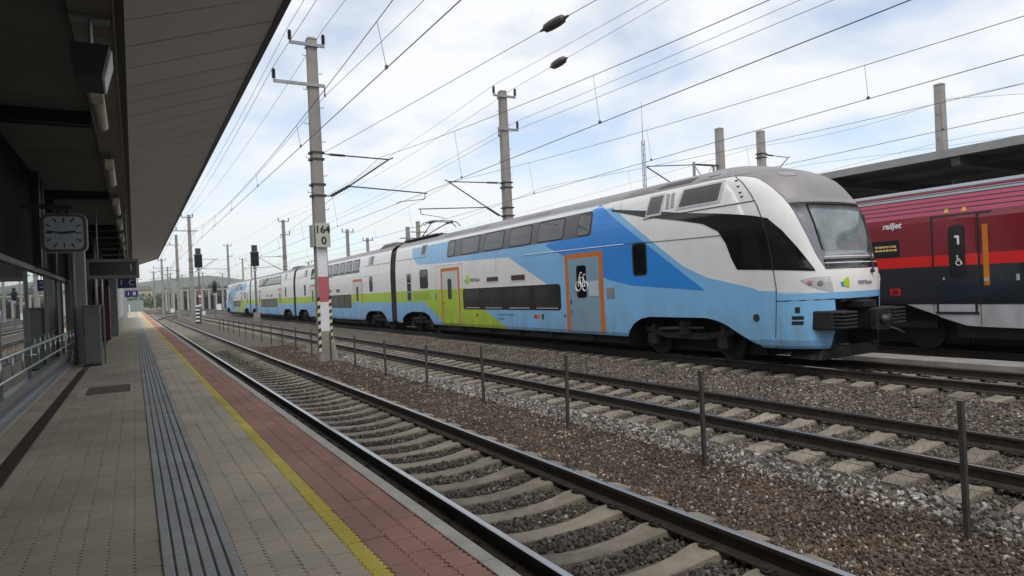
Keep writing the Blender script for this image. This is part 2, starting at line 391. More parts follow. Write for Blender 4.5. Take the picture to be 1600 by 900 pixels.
# turnouts far down the line
def scurve(xa, xb, ya, yb, n=24):
    return [(xa+(xb-xa)*(3*t*t-2*t**3), ya+(yb-ya)*t) for t in [i/n for i in range(n+1)]]
for xa, xb, ya, yb, lb in [(T1, T2, 96, 150, 'crossover rails curving from nearest to second track far off'), (T2, T3, 118, 168, 'crossover rails curving from second to third track far off'), (T2, T1, 160, 214, 'crossover rails curving back towards the platform far off')]:
    t = thing('crossover_track', lb, 'track', 'crossovers far down the line')
    for s in (-1, 1): rail_mesh(0, 0, 0, [(x+s*.753, y) for x, y in scurve(xa, xb, ya, yb)]).build('rail', [RAILM, RAILTOP], t)

# ---- ballast
BAL = mat('ballast_bed', (.035, .028, .022), .95, col2=(.12, .10, .08), scale=9, bump=1.0, bscale=26, detail=12)
def gz(x):
    """cross section of the trackbed"""
    P = [(1.5, -.36), (1.7, -.30), (1.95, -.235), (4.6, -.235), (4.9, -.275), (5.6, -.315), (6.2, -.315), (6.55, -.29), (6.78, -.235), (9.45, -.235), (10.0, -.26), (11.2, -.26), (11.9, -.235), (15.0, -.235), (15.3, -.25), (16.6, -.25), (19.6, -.25), (22, -.4), (60, -.45)]
    for i in range(len(P)-1):
        if P[i][0] <= x <= P[i+1][0]:
            t = (x-P[i][0])/(P[i+1][0]-P[i][0]); return P[i][1]+t*(P[i+1][1]-P[i][1])
    return P[-1][1]
bed = MB(); xs = [1.5, 1.7, 1.95, 2.6, 3.275, 4, 4.6, 4.9, 5.2, 5.6, 5.9, 6.2, 6.55, 6.78, 7.4, 8.07, 8.8, 9.45, 10, 10.6, 11.2, 11.9, 12.6, 13.45, 14.2, 15, 15.3, 16.6, 18.1, 19.6, 22, 60]
ysb = [-9+.5*i for i in range(100)]+[41+i*6 for i in range(50)]
vs = []
for y in ysb:
    for x in xs: vs.append((x, y, gz(x)-.014+(random.gauss(0,.006) if y < 41 else 0)))
nx = len(xs); bed.add(vs, [(j*nx+i, j*nx+i+1, (j+1)*nx+i+1, (j+1)*nx+i) for j in range(len(ysb)-1) for i in range(nx-1)])
struct(bed.build('ballast_bed', BAL, None, smooth=True), 'crushed stone trackbed under and between the tracks', 'trackbed')

def stone_obj(seed, m):
    rs = random.Random(seed); bm = bmesh.new(); bmesh.ops.create_icosphere(bm, subdivisions=1, radius=.5)
    ax = Vector((rs.uniform(.8,1.3), rs.uniform(.7,1.0), rs.uniform(.5,.75)))
    cuts = [Vector((rs.gauss(0,1), rs.gauss(0,1), rs.gauss(0,1))).normalized() for _ in range(5)]
    for v in bm.verts:
        for c in cuts:
            d = v.co.dot(c)
            if d > .30: v.co -= c*(d-.30)
        v.co = Vector((v.co.x*ax.x, v.co.y*ax.y, v.co.z*ax.z))*rs.uniform(.95,1.1)
    me = bpy.data.meshes.new('stone'); bm.to_mesh(me); bm.free(); me.materials.append(m)
    return bpy.data.objects.new('stone', me)
def scatter(name, label, cat, quads, m, density, smin, smax, seed):
    """loose stones: one countless mass grown by geometry nodes on the given patches"""
    mb = MB()
    for (x0, x1, y0, y1) in quads:
        xx = [x0]+[v for v in xs if x0 < v < x1]+[x1]
        for a, b in zip(xx, xx[1:]):
            mb.add([(a,y0,gz(a)),(b,y0,gz(b)),(b,y1,gz(b)),(a,y1,gz(a))], [(0,1,2,3)])
    o = mb.build(name, m); o['kind'] = 'stuff'; tag(o, label, cat)
    ng = bpy.data.node_groups.new(name, 'GeometryNodeTree')
    ng.interface.new_socket('Geometry', in_out='INPUT', socket_type='NodeSocketGeometry'); ng.interface.new_socket('Geometry', in_out='OUTPUT', socket_type='NodeSocketGeometry')
    gi = ng.nodes.new('NodeGroupInput'); go = ng.nodes.new('NodeGroupOutput')
    dp = ng.nodes.new('GeometryNodeDistributePointsOnFaces'); dp.inputs['Density'].default_value = density; dp.inputs['Seed'].default_value = seed
    jn = ng.nodes.new('GeometryNodeJoinGeometry')
    for k in range(5):
        oi = ng.nodes.new('GeometryNodeObjectInfo'); oi.inputs['Object'].default_value = stone_obj(seed*10+k, m); oi.inputs['As Instance'].default_value = True
        ng.links.new(oi.outputs['Geometry'], jn.inputs[0])
    ip = ng.nodes.new('GeometryNodeInstanceOnPoints'); ip.inputs['Pick Instance'].default_value = True
    rv = ng.nodes.new('FunctionNodeRandomValue'); rv.data_type = 'FLOAT_VECTOR'; rv.inputs[0].default_value = (0,0,0); rv.inputs[1].default_value = (6.28,6.28,6.28)
    rs = ng.nodes.new('FunctionNodeRandomValue'); rs.data_type = 'FLOAT'; rs.inputs[2].default_value = smin; rs.inputs[3].default_value = smax
    L = ng.links.new
    L(gi.outputs[0], dp.inputs['Mesh']); L(dp.outputs['Points'], ip.inputs['Points']); L(jn.outputs[0], ip.inputs['Instance'])
    L(rv.outputs[0], ip.inputs['Rotation']); L(rs.outputs[1], ip.inputs['Scale']); L(ip.outputs[0], go.inputs[0])
    md = o.modifiers.new('stones', 'NODES'); md.node_group = ng
    return o
def stone_mat(name, stops):
    m = bpy.data.materials.new(name); m.use_nodes = True; t = m.node_tree; b = t.nodes['Principled BSDF']; b.inputs['Roughness'].default_value = .9
    oi = t.nodes.new('ShaderNodeObjectInfo'); r = t.nodes.new('ShaderNodeValToRGB'); r.color_ramp.interpolation = 'LINEAR'
    e = r.color_ramp.elements
    while len(e) < len(stops): e.new(.5)
    for i, (p, c) in enumerate(stops): e[i].position = p; e[i].color = (*c, 1)
    g = t.nodes.new('ShaderNodeNewGeometry'); n = t.nodes.new('ShaderNodeTexNoise'); n.inputs['Scale'].default_value = 60; n.inputs['Detail'].default_value = 3
    t.links.new(g.outputs['Position'], n.inputs['Vector'])
    mr = t.nodes.new('ShaderNodeMapRange'); mr.inputs['To Min'].default_value = .6; mr.inputs['To Max'].default_value = 1.4; t.links.new(n.outputs[0], mr.inputs['Value'])
    n6 = t.nodes.new('ShaderNodeTexNoise'); n6.inputs['Scale'].default_value = 1.7; n6.inputs['Detail'].default_value = 5; t.links.new(g.outputs['Position'], n6.inputs['Vector'])
    m6 = t.nodes.new('ShaderNodeMapRange'); m6.inputs['From Min'].default_value = .3; m6.inputs['From Max'].default_value = .7; m6.inputs['To Min'].default_value = .62; m6.inputs['To Max'].default_value = 1.3; t.links.new(n6.outputs[0], m6.inputs['Value'])
    m7 = t.nodes.new('ShaderNodeMath'); m7.operation = 'MULTIPLY'; t.links.new(mr.outputs[0], m7.inputs[0]); t.links.new(m6.outputs[0], m7.inputs[1]); mr = m7
    vm = t.nodes.new('ShaderNodeVectorMath'); vm.operation = 'SCALE'
    t.links.new(oi.outputs['Random'], r.inputs[0]); t.links.new(r.outputs[0], vm.inputs[0]); t.links.new(mr.outputs[0], vm.inputs['Scale'])
    t.links.new(vm.outputs[0], b.inputs['Base Color']); return m
S_BROWN = stone_mat('stone_brown', [(0, (.027,.018,.013)), (.4, (.067,.045,.030)), (.75, (.105,.076,.055)), (.94, (.134,.109,.088)), (.98, (.353,.319,.277))])
S_GREY = stone_mat('stone_grey', [(0, (.022,.018,.015)), (.5, (.066,.057,.047)), (.85, (.109,.094,.076)), (.965, (.143,.126,.105)), (.985, (.302,.277,.244))])
S_MIX = stone_mat('stone_mixed', [(0, (.030,.024,.018)), (.4, (.080,.066,.052)), (.8, (.139,.116,.094)), (.95, (.210,.189,.164)), (1, (.353,.328,.294))])
S_WHITE = stone_mat('stone_pale', [(0, (.075,.07,.064)), (.35, (.165,.158,.148)), (.75, (.275,.265,.25)), (1, (.46,.45,.43))])
def gaps(cx, ys_near, x0, x1, ya, yb):
    q = []; y = ys_near
    while y < yb:
        if y > ya: q.append((x0, x1, y+.15, y+.45))
        y += .6
    return q
scatter('track_ballast', 'dark grey ballast stones between the sleepers of nearest track', 'ballast', gaps(T1, 1.46, 2.0, 4.55, 2.5, 13)+[(1.66, 2.0, 2.2, 13)], S_GREY, 800, .03, .064, 1)
scatter('track_ballast', 'dark ballast stones farther along between sleepers of nearest track', 'ballast', gaps(T1, 1.46, 2.0, 4.55, 13, 32)+[(1.66, 2.0, 13, 32)], S_GREY, 420, .035, .065, 2)
scatter('brown_gravel', 'rust brown gravel between nearest track and wire fence', 'gravel', [(4.5, 6.55, .8, 13)], S_BROWN, 1000, .026, .062, 3)
scatter('brown_gravel', 'rust brown gravel farther along between nearest track and fence', 'gravel', [(4.5, 6.55, 13, 34)], S_BROWN, 430, .03, .065, 4)
scatter('pale_ballast', 'pale new ballast stones along the shoulder of second track', 'ballast', [(6.28, 6.80, .8, 30)], S_WHITE, 330, .04, .088, 5)
scatter('pale_ballast', 'scattered pale stones among the brown gravel', 'ballast', [(5.6, 6.4, .8, 30)], S_WHITE, 30, .03, .07, 6)
scatter('track_ballast', 'mixed ballast stones between the sleepers of second track', 'ballast', gaps(T2, .98, 6.80, 9.4, 1.5, 26), S_MIX, 460, .035, .07, 7)
scatter('track_ballast', 'brown-grey ballast between second track and the train', 'ballast', [(9.35, 12.2, 2.5, 30)], S_MIX, 400, .036, .076, 8)
scatter('track_ballast', 'ballast under the blue and white train', 'ballast', gaps(T3, 1.2, 12.2, 14.75, 3, 26), S_MIX, 300, .034, .062, 9)
scatter('track_ballast', 'fine gravel around the track of the dark red coach', 'ballast', [(16.6, 19.6, 4, 13)], S_BROWN, 260, .03, .06, 10)
path = MB()
y = 3.0
pth = thing('concrete_path', 'low concrete slab path between the train and the red coach', 'path', None, (15.95, 0, 0)); pth['kind'] = 'structure'
pm = MB(); pm.bbox(-.42, .42, -.995, .995, -.25, -.06, .01); pme = pm.mesh('slab', CONC)
while y < 33: link('slab', pme, pth, (0, y, random.uniform(-.004,.004))); y += 2.0

# ================================================================== STATION BUILDING AND CANOPY (left)
SOFFIT = mat('soffit_panel', (.48, .47, .45), .42, .15, var=.06, scale=.6, rnd=.03)
CEIL = mat('ceiling_dark', (.13, .13, .12), .8, var=.12, scale=1.2)
STRIPM = mat('light_strip_panel', (.20, .19, .16), .7, var=.1, scale=2)
WALLD = mat('wall_dark', (.012, .012, .012), .9, var=.2, spec=.08)
STEELP = mat('painted_steel_grey', (.17, .175, .165), .5, .2, var=.15, scale=3)
FASC = mat('fascia_violet_grey', (.07, .07, .10), .4, .3, var=.1)
can = thing('platform_canopy', 'large dark canopy roof sloping up over the platform', 'canopy', None, (0, 0, 0))
CY0, CY1 = -6.0, 46.0
GX, GZ, EX, EZ = 0.02, 4.40, 1.37, 4.87
def sof(x): return GZ+(EZ-GZ)*(x-GX)/(EX-GX)
k = 0; y = CY0
pw = .65
sm = MB(); sm.add([(GX,-pw/2+.011,0),(EX,-pw/2+.011,EZ-GZ),(EX,pw/2-.011,EZ-GZ),(GX,pw/2-.011,0),(GX,-pw/2+.011,.03),(EX,-pw/2+.011,EZ-GZ+.03),(EX,pw/2-.011,EZ-GZ+.03),(GX,pw/2-.011,.03)],
    [(0,3,2,1),(4,5,6,7),(0,1,5,4),(1,2,6,5),(2,3,7,6),(3,0,4,7)])
sme = sm.mesh('soffit_panel', SOFFIT)
while y < CY1-.3:
    link('soffit_panel', sme, can, (0, y+pw/2, GZ+random.uniform(-.0015,.0015))); y += pw
top = MB()
top.extrude([(-6.5, 4.47), (GX, 4.47), (EX+.02, EZ+.05), (EX+.02, EZ+.16), (-.5, 4.98), (-6.5, 4.98)], CY0-.1, CY1+.05)
top.build('roof_slab', WALLD, can)
MB().box(EX-.01, EX+.05, CY0-.1, CY1+.1, EZ-.015, EZ+.17).build('edge_fascia', FASC, can)
MB().add([(-.4,CY1+.05,4.36),(GX,CY1+.05,4.38),(EX+.05,CY1+.05,EZ-.02),(EX+.05,CY1+.05,EZ+.17),(-.4,CY1+.05,5.0),
          (-.4,CY1+.12,4.36),(GX,CY1+.12,4.38),(EX+.05,CY1+.12,EZ-.02),(EX+.05,CY1+.12,EZ+.17),(-.4,CY1+.12,5.0)],
         [(0,1,2,3,4),(9,8,7,6,5),(0,5,6,1),(1,6,7,2),(2,7,8,3),(3,8,9,4),(4,9,5,0)]).build('end_fascia', FASC, can)
MB().box(-.055, GX-.005, CY0, CY1, 4.36, 4.47).build('gutter_slot', BLACK, can)
MB().box(-.062, -.050, CY0, CY1, 4.30, 4.47).build('gutter_lip', STEELP, can)
y = CY0
lm = MB(); lm.box(-.36, -.062, -.895, .895, 0, .03); lme = lm.mesh('strip_panel', STRIPM)
while y < CY1: link('strip_panel', lme, can, (0, y+.9, 4.33)); y += 1.8
y = CY0; cm = MB(); cm.box(-1.5, -.375, -1.49, 1.49, 0, .03); cme = cm.mesh('ceiling_panel', CEIL)
while y < CY1-1: link('ceiling_panel', cme, can, (0, y+1.5, 4.40)); y += 3.0
for yb in [3.2, 9.6, 16.1, 22.6, 24.6, 27.0, 29.4, 32.6, 36.4, 40, 43.5]:
    b = MB(); b.box(-1.5, -.38, yb-.10, yb-.03, 4.24, 4.398); b.box(-1.5, -.38, yb+.05, yb+.12, 4.24, 4.398); b.build('cross_beam', BLACK, can)
TUBE = mat('lamp_tube', (.46, .44, .34), .35, var=.08, scale=6)
for i, (ya, yb) in enumerate([(7.75, 9.25), (11.6, 13.5), (15.8, 17.8), (19.5, 21.2), (23.4, 25.2), (27.2, 29.0), (31, 32.8), (35, 36.8)]):
    wd = ['nearest', 'second nearest', 'third nearest', 'fourth nearest', 'fifth nearest', 'sixth nearest', 'seventh nearest', 'farthest'][i]
    t = thing('tube_lamp', f'{wd} unlit pale tube lamp hanging under the canopy strip', 'lamp', 'tube lamps under the canopy', (-.245, ya, 4.33))
    b = MB(); b.tube([(-.245, ya+.28, 4.17), (-.245, ya+.30, 4.17), (-.245, yb-.02, 4.17), (-.245, yb, 4.17)], [.05, .062, .062, .05], 14); part(b, 'diffuser', TUBE, t, True)
    b = MB(); b.bbox(-.305, -.185, ya, ya+.26, 4.11, 4.24, .012); part(b, 'end_housing', TUBE, t)
    b = MB(); b.tube([(-.245, ya+.13, 4.23), (-.245, ya+.13, 4.33)], .014); b.tube([(-.245, yb-.2, 4.22), (-.245, yb-.2, 4.33)], .012); part(b, 'hanger', STEELP, t)
t = thing('loudspeaker', 'black hanging loudspeaker box with pale side under the canopy', 'loudspeaker', None, (-.22, 6.2, 4.3))
b = MB(); b.add([(-.36,6.02,4.06),(-.09,6.02,4.06),(-.09,6.5,4.02),(-.36,6.5,4.02),(-.33,6.0,3.80),(-.15,6.0,3.80),(-.15,6.42,3.78),(-.33,6.42,3.78)],
   [(3,2,1,0),(4,5,6,7),(0,1,5,4),(1,2,6,5),(2,3,7,6),(3,0,4,7)]); part(b, 'housing', BLACK, t)
b = MB(); b.add([(-.088,6.12,4.05),(-.088,6.50,4.02),(-.146,6.43,3.78),(-.146,6.10,3.80),(-.075,6.12,4.05),(-.075,6.50,4.02),(-.133,6.43,3.78),(-.133,6.10,3.80)],
   [(0,1,2,3),(7,6,5,4),(0,4,5,1),(1,5,6,2),(2,6,7,3),(3,7,4,0)]); part(b, 'side_plate', mat('speaker_plate', (.55,.56,.57), .5), t)
b = MB(); b.tube([(-.22,6.2,4.04),(-.22,6.2,4.33)], .016, 8); b.box(-.36,-.08,6.14,6.27,4.30,4.328); part(b, 'hanger', GALV, t)

# ---- building behind the glass wall
bld = thing('station_building', 'dark station building with reflecting glass wall on the left', 'building', None, (0, 0, 0))
GLASS = glassmat('facade_glass', (.55, .62, .60), .36, .55)
FRM = mat('frame_steel', (.20, .21, .20), .45, .5, var=.1)
MB().box(-1.52, -1.46, CY0, 23.5, 2.72, 4.47).build('upper_wall', WALLD, bld)
MB().box(-1.56, -1.44, CY0, 23.5, 2.66, 2.74).build('head_rail', mat('head_rail_dark', (.04,.042,.042), .5, .3), bld)
MB().box(-6.0, -5.9, CY0, 40, PZ, 4.47).build('back_wall', mat('inner_wall', (.16,.16,.15), .8), bld)
MB().box(-6.0, -1.6, CY0, 40, 4.41, 4.46).build('inner_ceiling', CEIL, bld)
ypan = [2.6, 5.2, 7.8, 10.4, 13.05, 15.7, 18.3]
for i, ya in enumerate([0.0]+ypan):
    yb = ya+2.6
    p = MB(); p.box(-1.512, -1.498, ya+.008, yb-.008, .90, 2.66); p.build('pane', GLASS, bld)
    MB().box(-1.53, -1.47, ya-.006, ya+.006, .86, 2.66).build('mullion', FRM, bld)
MB().box(-1.55, -1.45, 20.88, 20.98, .6, 2.66).build('mullion', FRM, bld)
MB().box(-1.53, -1.44, -1, 20.9, .78, .90).build('bottom_rail', mat('sill_alu', (.36,.37,.37), .35, .7), bld)
MB().box(-1.50, -1.40, -1, 20.9, PZ-.01, .66).build('plinth', mat('plinth_alu', (.33,.34,.37), .35, .6, var=.1), bld)
MB().box(-1.515, -1.455, -1, 20.9, .66, .78).build('base_panel', mat('base_panel', (.28,.29,.33), .3, .7, var=.1), bld)
MB().box(-1.47, -1.386, -1, 20.2, PZ-.01, PZ+.03).build('threshold', CONC_L, bld)
# inner room: tables of low walls to be seen through the glass
MB().box(-3.2, -3.05, 2, 18, PZ, 1.6).build('inner_partition', mat('inner_partition', (.22,.22,.21), .7), bld)
MB().box(-16, -6.5, -45, 62, -.6, 9.2).build('hall', mat('hall_render', (.26,.25,.23), .85, var=.12, scale=.6), bld)
for yy in (13.9, 16.4): MB().box(-1.52, -1.36, yy, yy+.28, 2.74, 4.40).build('facade_pier', BLACK, bld)
b = MB(); b.tube([(-1.38, 14.6, 2.74), (-1.38, 14.6, 4.38)], .03, 8); b.build('conduit', mat('pipe_grey', (.22,.23,.21), .5, .3), bld, True)
# corner post and recess
MB().bbox(-1.40, -1.06, 20.1, 20.55, PZ, 4.41, .02).build('corner_column', mat('column_grey', (.33,.33,.30), .6, var=.1), bld)
MB().box(-1.50, -1.42, 20.9, 21.0, PZ, 4.41).build('corner_post', FRM, bld)
b = MB(); b.tube([(-1.30, 19.85, PZ), (-1.30, 19.85, 4.38)], .045, 10); b.build('downpipe', mat('pipe_grey', (.22,.23,.21), .5, .3), bld, True)
MB().box(-1.6, -1.5, 23.5, 37.0, PZ, 4.41).build('recess_wall', WALLD, bld)
MB().bbox(-1.05, -.70, 37.3, 38.0, PZ, 4.41, .01).build('pier', mat('pier_grey', (.20,.20,.195), .8, var=.12), bld)
MB().box(-1.55, -.72, 38.0, 58.0, 1.35, 4.41).build('white_wall', mat('white_wall', (.58,.58,.56), .8, var=.08), bld)
MB().box(-1.55, -.70, 38.0, 58.0, PZ-.01, 1.35).build('wall_base', CONC_L, bld)
MB().box(-1.45, -.74, 58, 92, PZ-.01, 3.6).build('low_wing', mat('wing_grey', (.42,.43,.43), .8, var=.1), bld)
for yy in (26.5, 31.5): 
    b = MB(); b.tube([(-1.12, yy, PZ), (-1.12, yy, 4.38)], .06, 10); b.build('slim_column', mat('slim_steel', (.33,.34,.33), .4, .5), bld, True)
# red machine in the recess
t = thing('vending_machine', 'tall dark red machine in the recess behind the cabinet', 'machine', None, (-1.15, 34, PZ))
b = MB(); b.bbox(-1.48, -.92, 33.2, 34.6, PZ, 2.9, .02); part(b, 'body', mat('machine_red', (.075,.006,.009), .5), t)
b = MB(); b.box(-1.40, -1.0, 33.185, 33.2, 1.3, 2.6); part(b, 'front_panel', mat('machine_panel', (.05,.006,.008), .4), t)
# cabinet
t = thing('control_cabinet', 'grey-green metal cabinet standing on the platform by the column', 'cabinet', None, (-.9, 19.3, PZ))
CAB = mat('cabinet_paint', (.145,.155,.14), .5, .1, var=.1, scale=4)
b = MB(); b.bbox(-1.10, -.74, 19.1, 19.75, PZ+.05, 2.02, .012); part(b, 'body', CAB, t)
b = MB(); b.bbox(-1.075, -.765, 19.085, 19.1, PZ+.1, 1.97, .004); part(b, 'door', CAB, t)
b = MB(); b.bbox(-1.12, -.72, 19.08, 19.77, 2.02, 2.06, .01); part(b, 'lid', CAB, t)
b = MB(); b.box(-1.08, -.76, 19.13, 19.73, PZ, PZ+.05); part(b, 'plinth', BLACK, t)
b = MB(); b.bbox(-.70, -.66, 19.6, 19.75, PZ, 2.02, .01); part(b, 'side_post', CAB, t)
# railing along the glass
t = thing('handrail', 'steel handrail with short balusters along the glass wall', 'railing', None, (-1.32, 10, PZ))
STEEL = mat('stainless', (.50,.51,.50), .28, .9, var=.06)
b = MB(); b.tube([(-1.3, 1.5, 1.46), (-1.3, 19.3, 1.47)], .021, 10); part(b, 'top_rail', STEEL, t, True)
b = MB(); b.tube([(-1.3, 1.5, 1.20), (-1.3, 19.3, 1.20)], .017, 10); part(b, 'lower_rail', STEEL, t, True)
y = 1.6
while y < 19.4:
    b = MB(); b.tube([(-1.3, y, 1.20), (-1.3, y, 1.46)], .011, 6); part(b, 'baluster', STEEL, t, True); y += .83
for y in (2.5, 7.3, 12.1, 16.9, 19.3):
    b = MB(); b.tube([(-1.3, y, 1.33), (-1.38, y, 1.33), (-1.49, y, 1.33)], .012, 6); part(b, 'bracket', STEEL, t, True)
# station clock
t = thing('station_clock', 'square rounded station clock showing about a quarter to three', 'clock', None, (-.92, 12.7, 3.2))
cx, cy_, cz, hw = -.925, 12.6, 3.21, .305
def rr(w, h, r, n=6):
    p = []
    for (sx, sy, a0) in ((1,1,0),(-1,1,pi/2),(-1,-1,pi),(1,-1,3*pi/2)):
        for i in range(n+1): a = a0+pi/2*i/n; p.append((sx*(w-r)+r*cos(a), sy*(h-r)+r*sin(a)))
    return p
def plate(mb, pts, x, y, z, y1):
    n = len(pts); mb.add([(x+a, y, z+b) for a, b in pts]+[(x+a, y1, z+b) for a, b in pts], [tuple(range(n)), tuple(range(2*n-1, n-1, -1))]+[(i, n+i, n+(i+1)%n, (i+1)%n) for i in range(n)])
b = MB(); plate(b, rr(hw, hw, .11), cx, cy_, cz, cy_+.16); part(b, 'case', mat('clock_case', (.045,.05,.055), .4), t)
b = MB(); plate(b, rr(hw+.012, hw+.012, .115), cx, cy_+.05, cz, cy_+.11); part(b, 'rim', mat('clock_rim', (.42,.40,.36), .4, .3), t)
b = MB(); plate(b, rr(hw-.045, hw-.045, .085), cx, cy_-.004, cz, cy_+.01); part(b, 'dial', mat('clock_dial', (.30,.33,.37), .25), t)
b = MB()
HAND = mat('clock_hand', (.01,.01,.01), .4)
def bar(mb, a, r0, r1, w, y):
    d = (sin(a), cos(a)); nrm = (cos(a), -sin(a))
    P = [(cx+d[0]*r+nrm[0]*s*w, cz+d[1]*r+nrm[1]*s*w) for r, s in ((r0,-1),(r0,1),(r1,1),(r1,-1))]
    mb.add([(x, y, z) for x, z in P]+[(x, y+.004, z) for x, z in P], [(0,1,2,3),(7,6,5,4),(0,4,5,1),(1,5,6,2),(2,6,7,3),(3,7,4,0)])
for h in range(12):
    a = h*pi/6; ext = min(.235/max(abs(sin(a)), abs(cos(a))), .27); b2 = MB(); bar(b2, a, ext-.075, ext, .010, cy_-.010); part(b2, 'hour_mark', HAND, t)
b = MB(); bar(b, radians(82), -.05, .16, .017, cy_-.018); part(b, 'hour_hand', HAND, t)
b = MB(); bar(b, radians(276), -.06, .22, .013, cy_-.024); part(b, 'minute_hand', HAND, t)
b = MB(); b.box(-1.5, -.80, 12.64, 12.70, 3.60, 3.66); b.box(-1.0,-.95,12.65,12.69,3.52,3.60); b.box(-.90,-.85,12.65,12.69,3.52,3.60); part(b, 'bracket', BLACK, t)
# train indicator board
t = thing('indicator_board', 'black platform display board with a white numeral one', 'display', None, (-.4, 18, 3.1))
b = MB(); b.bbox(-.92, .14, 18.0, 18.28, 2.66, 3.12, .015); part(b, 'housing', mat('board_frame', (.19,.19,.16), .5, .2), t)
b = MB(); b.box(-.86, .08, 17.985, 18.0, 2.74, 3.05); part(b, 'screen', mat('board_screen', (.012,.013,.012), .25), t)
part(text_mb('1', .24, (-.03, 17.980, 2.90), (1,0,0), (0,0,1)), 'numeral', mat('board_text', (.45,.47,.46), .6), t)
b = MB(); b.tube([(-.7, 18.14, 3.12), (-.7, 18.14, 4.32)], .025); b.tube([(-.1, 18.14, 3.12), (-.1, 18.14, 4.32)], .025); part(b, 'hanger', STEELP, t)
BLUE = mat('sign_blue', (.012,.018,.11), .4, var=.05); WHITE = mat('sign_white', (.62,.63,.64), .5, var=.04)
for (sx, sy, w, h, z, tx, lb) in [(-.215, 30.0, .65, .42, 2.92, '1  C', 'blue hanging platform sign nearer, reading one and C'), (-.15, 62.0, .95, .55, 3.0, '1  B', 'small distant blue hanging platform sign beyond the canopy')]:
    t = thing('platform_sign', lb, 'sign', 'blue platform signs', (sx, sy, z+h))
    b = MB(); b.bbox(sx-w/2, sx+w/2, sy, sy+.12, z-h/2, z+h/2, .01); part(b, 'panel', BLUE, t)
    part(text_mb(tx, .30*h/.42, (sx, sy-.004, z), (1,0,0), (0,0,1)), 'lettering', WHITE, t)
    b = MB(); b.tube([(sx-.2, sy+.06, z+h/2), (sx-.2, sy+.06, 4.32 if sy < 46 else 3.7)], .018); b.tube([(sx+.2, sy+.06, z+h/2), (sx+.2, sy+.06, 4.32 if sy < 46 else 3.7)], .018)
    if sy > 46: b.box(-.8, sx+.3, sy+.02, sy+.1, 3.68, 3.76)
    part(b, 'hanger', STEELP, t)

# ================================================================== DOUBLE-DECK TRAIN
WHT = mat('train_white', (.74,.74,.73), .3, grime=.8, bump=.10, bscale=1.3, var=.05, scale=.8, coat=.25, stretch=(1,.5,1.5))
LBL = mat('train_light_blue', (.205,.47,.76), .3, grime=.8, bump=.10, bscale=1.3, var=.05, scale=.7, coat=.25)
MBL = mat('train_mid_blue', (.03,.235,.67), .3, bump=.10, bscale=1.3, grime=.3, var=.05, scale=.7, coat=.25)
LIME = mat('train_lime', (.38,.56,.02), .32, grime=.8, bump=.10, bscale=1.3, var=.06, scale=.7, coat=.2)
ORNG = mat('door_orange', (.50,.15,.03), .4, var=.08, scale=3)
ROOFG = mat('roof_grey', (.225,.215,.22), .5, .1, var=.14, scale=.9, stretch=(1,.25,1))
SURR = mat('cab_surround_grey', (.20,.205,.22), .28, .35, var=.06)
UPG = mat('upper_glass', (.075,.075,.082), .04, var=.3, scale=.8, spec=.7, bump=.05, bscale=1.2)
UPB = mat('upper_band', (.10,.10,.108), .3, var=.1)
LOG = mat('lower_glass', (.012,.011,.011), .06, scale=1.3, col2=(.045,.042,.038), spec=.4, bump=.04, bscale=1.5, stretch=(1,1,.3))
BAND = mat('window_band', (.020,.020,.022), .25, var=.1, spec=.4)
SEAM = mat('panel_seam', (.025,.025,.028), .6)
SEAMW = mat('rain_strip', (.70,.71,.72), .4)
DOORG = mat('door_grey_blue', (.20,.33,.42), .35, grime=.8, bump=.10, bscale=1.3, var=.06, coat=.1)
DOORW = mat('door_white', (.56,.57,.55), .35, var=.05)
CX = T3
ZW = [(.30,1.30),(.45,1.36),(.62,1.40),(2.9,1.40),(3.4,1.38),(4.2,1.28),(4.4,1.20),(4.55,1.03),(4.68,.74),(4.77,.4),(4.82,.02)]
ZC = [(.30,8.50),(.62,8.40),(1.2,8.33),(1.8,8.31),(2.1,8.37),(2.4,8.51),(3.0,8.64),(3.5,8.81),(3.8,8.97),(4.1,9.18),(4.3,9.46),(4.45,9.80),(4.6,10.28),(4.7,10.70),(4.78,11.15),(4.82,11.6)]
ZN = [(.3,2.7),(1.6,2.7),(2.2,3.1),(2.6,3.6),(3.4,3.6),(4.0,3.0),(4.5,2.5),(4.82,2.3)]
def smooth(T, z):
    xs_ = [a for a, b in T]; ys_ = [b for a, b in T]; z = min(max(z, xs_[0]), xs_[-1])
    i = max(j for j in range(len(xs_)-1) if xs_[j] <= z); h = xs_[i+1]-xs_[i]; t = (z-xs_[i])/h
    sl_ = [(ys_[j+1]-ys_[j])/(xs_[j+1]-xs_[j]) for j in range(len(xs_)-1)]
    def m(j):
        if j == 0: return sl_[0]
        if j == len(xs_)-1: return sl_[-1]
        a, b = sl_[j-1], sl_[j]
        return 0 if a*b <= 0 else 2*a*b/(a+b)
    return (2*t**3-3*t*t+1)*ys_[i]+(t**3-2*t*t+t)*h*m(i)+(-2*t**3+3*t*t)*ys_[i+1]+(t**3-t*t)*h*m(i+1)
def lin(T, x):
    if x <= T[0][0]: return T[0][1]
    for (a, b), (c, d) in zip(T, T[1:]):
        if x <= c: return b+(d-b)*(x-a)/(c-a) if c > a else d
    return T[-1][1]
ARC = {}
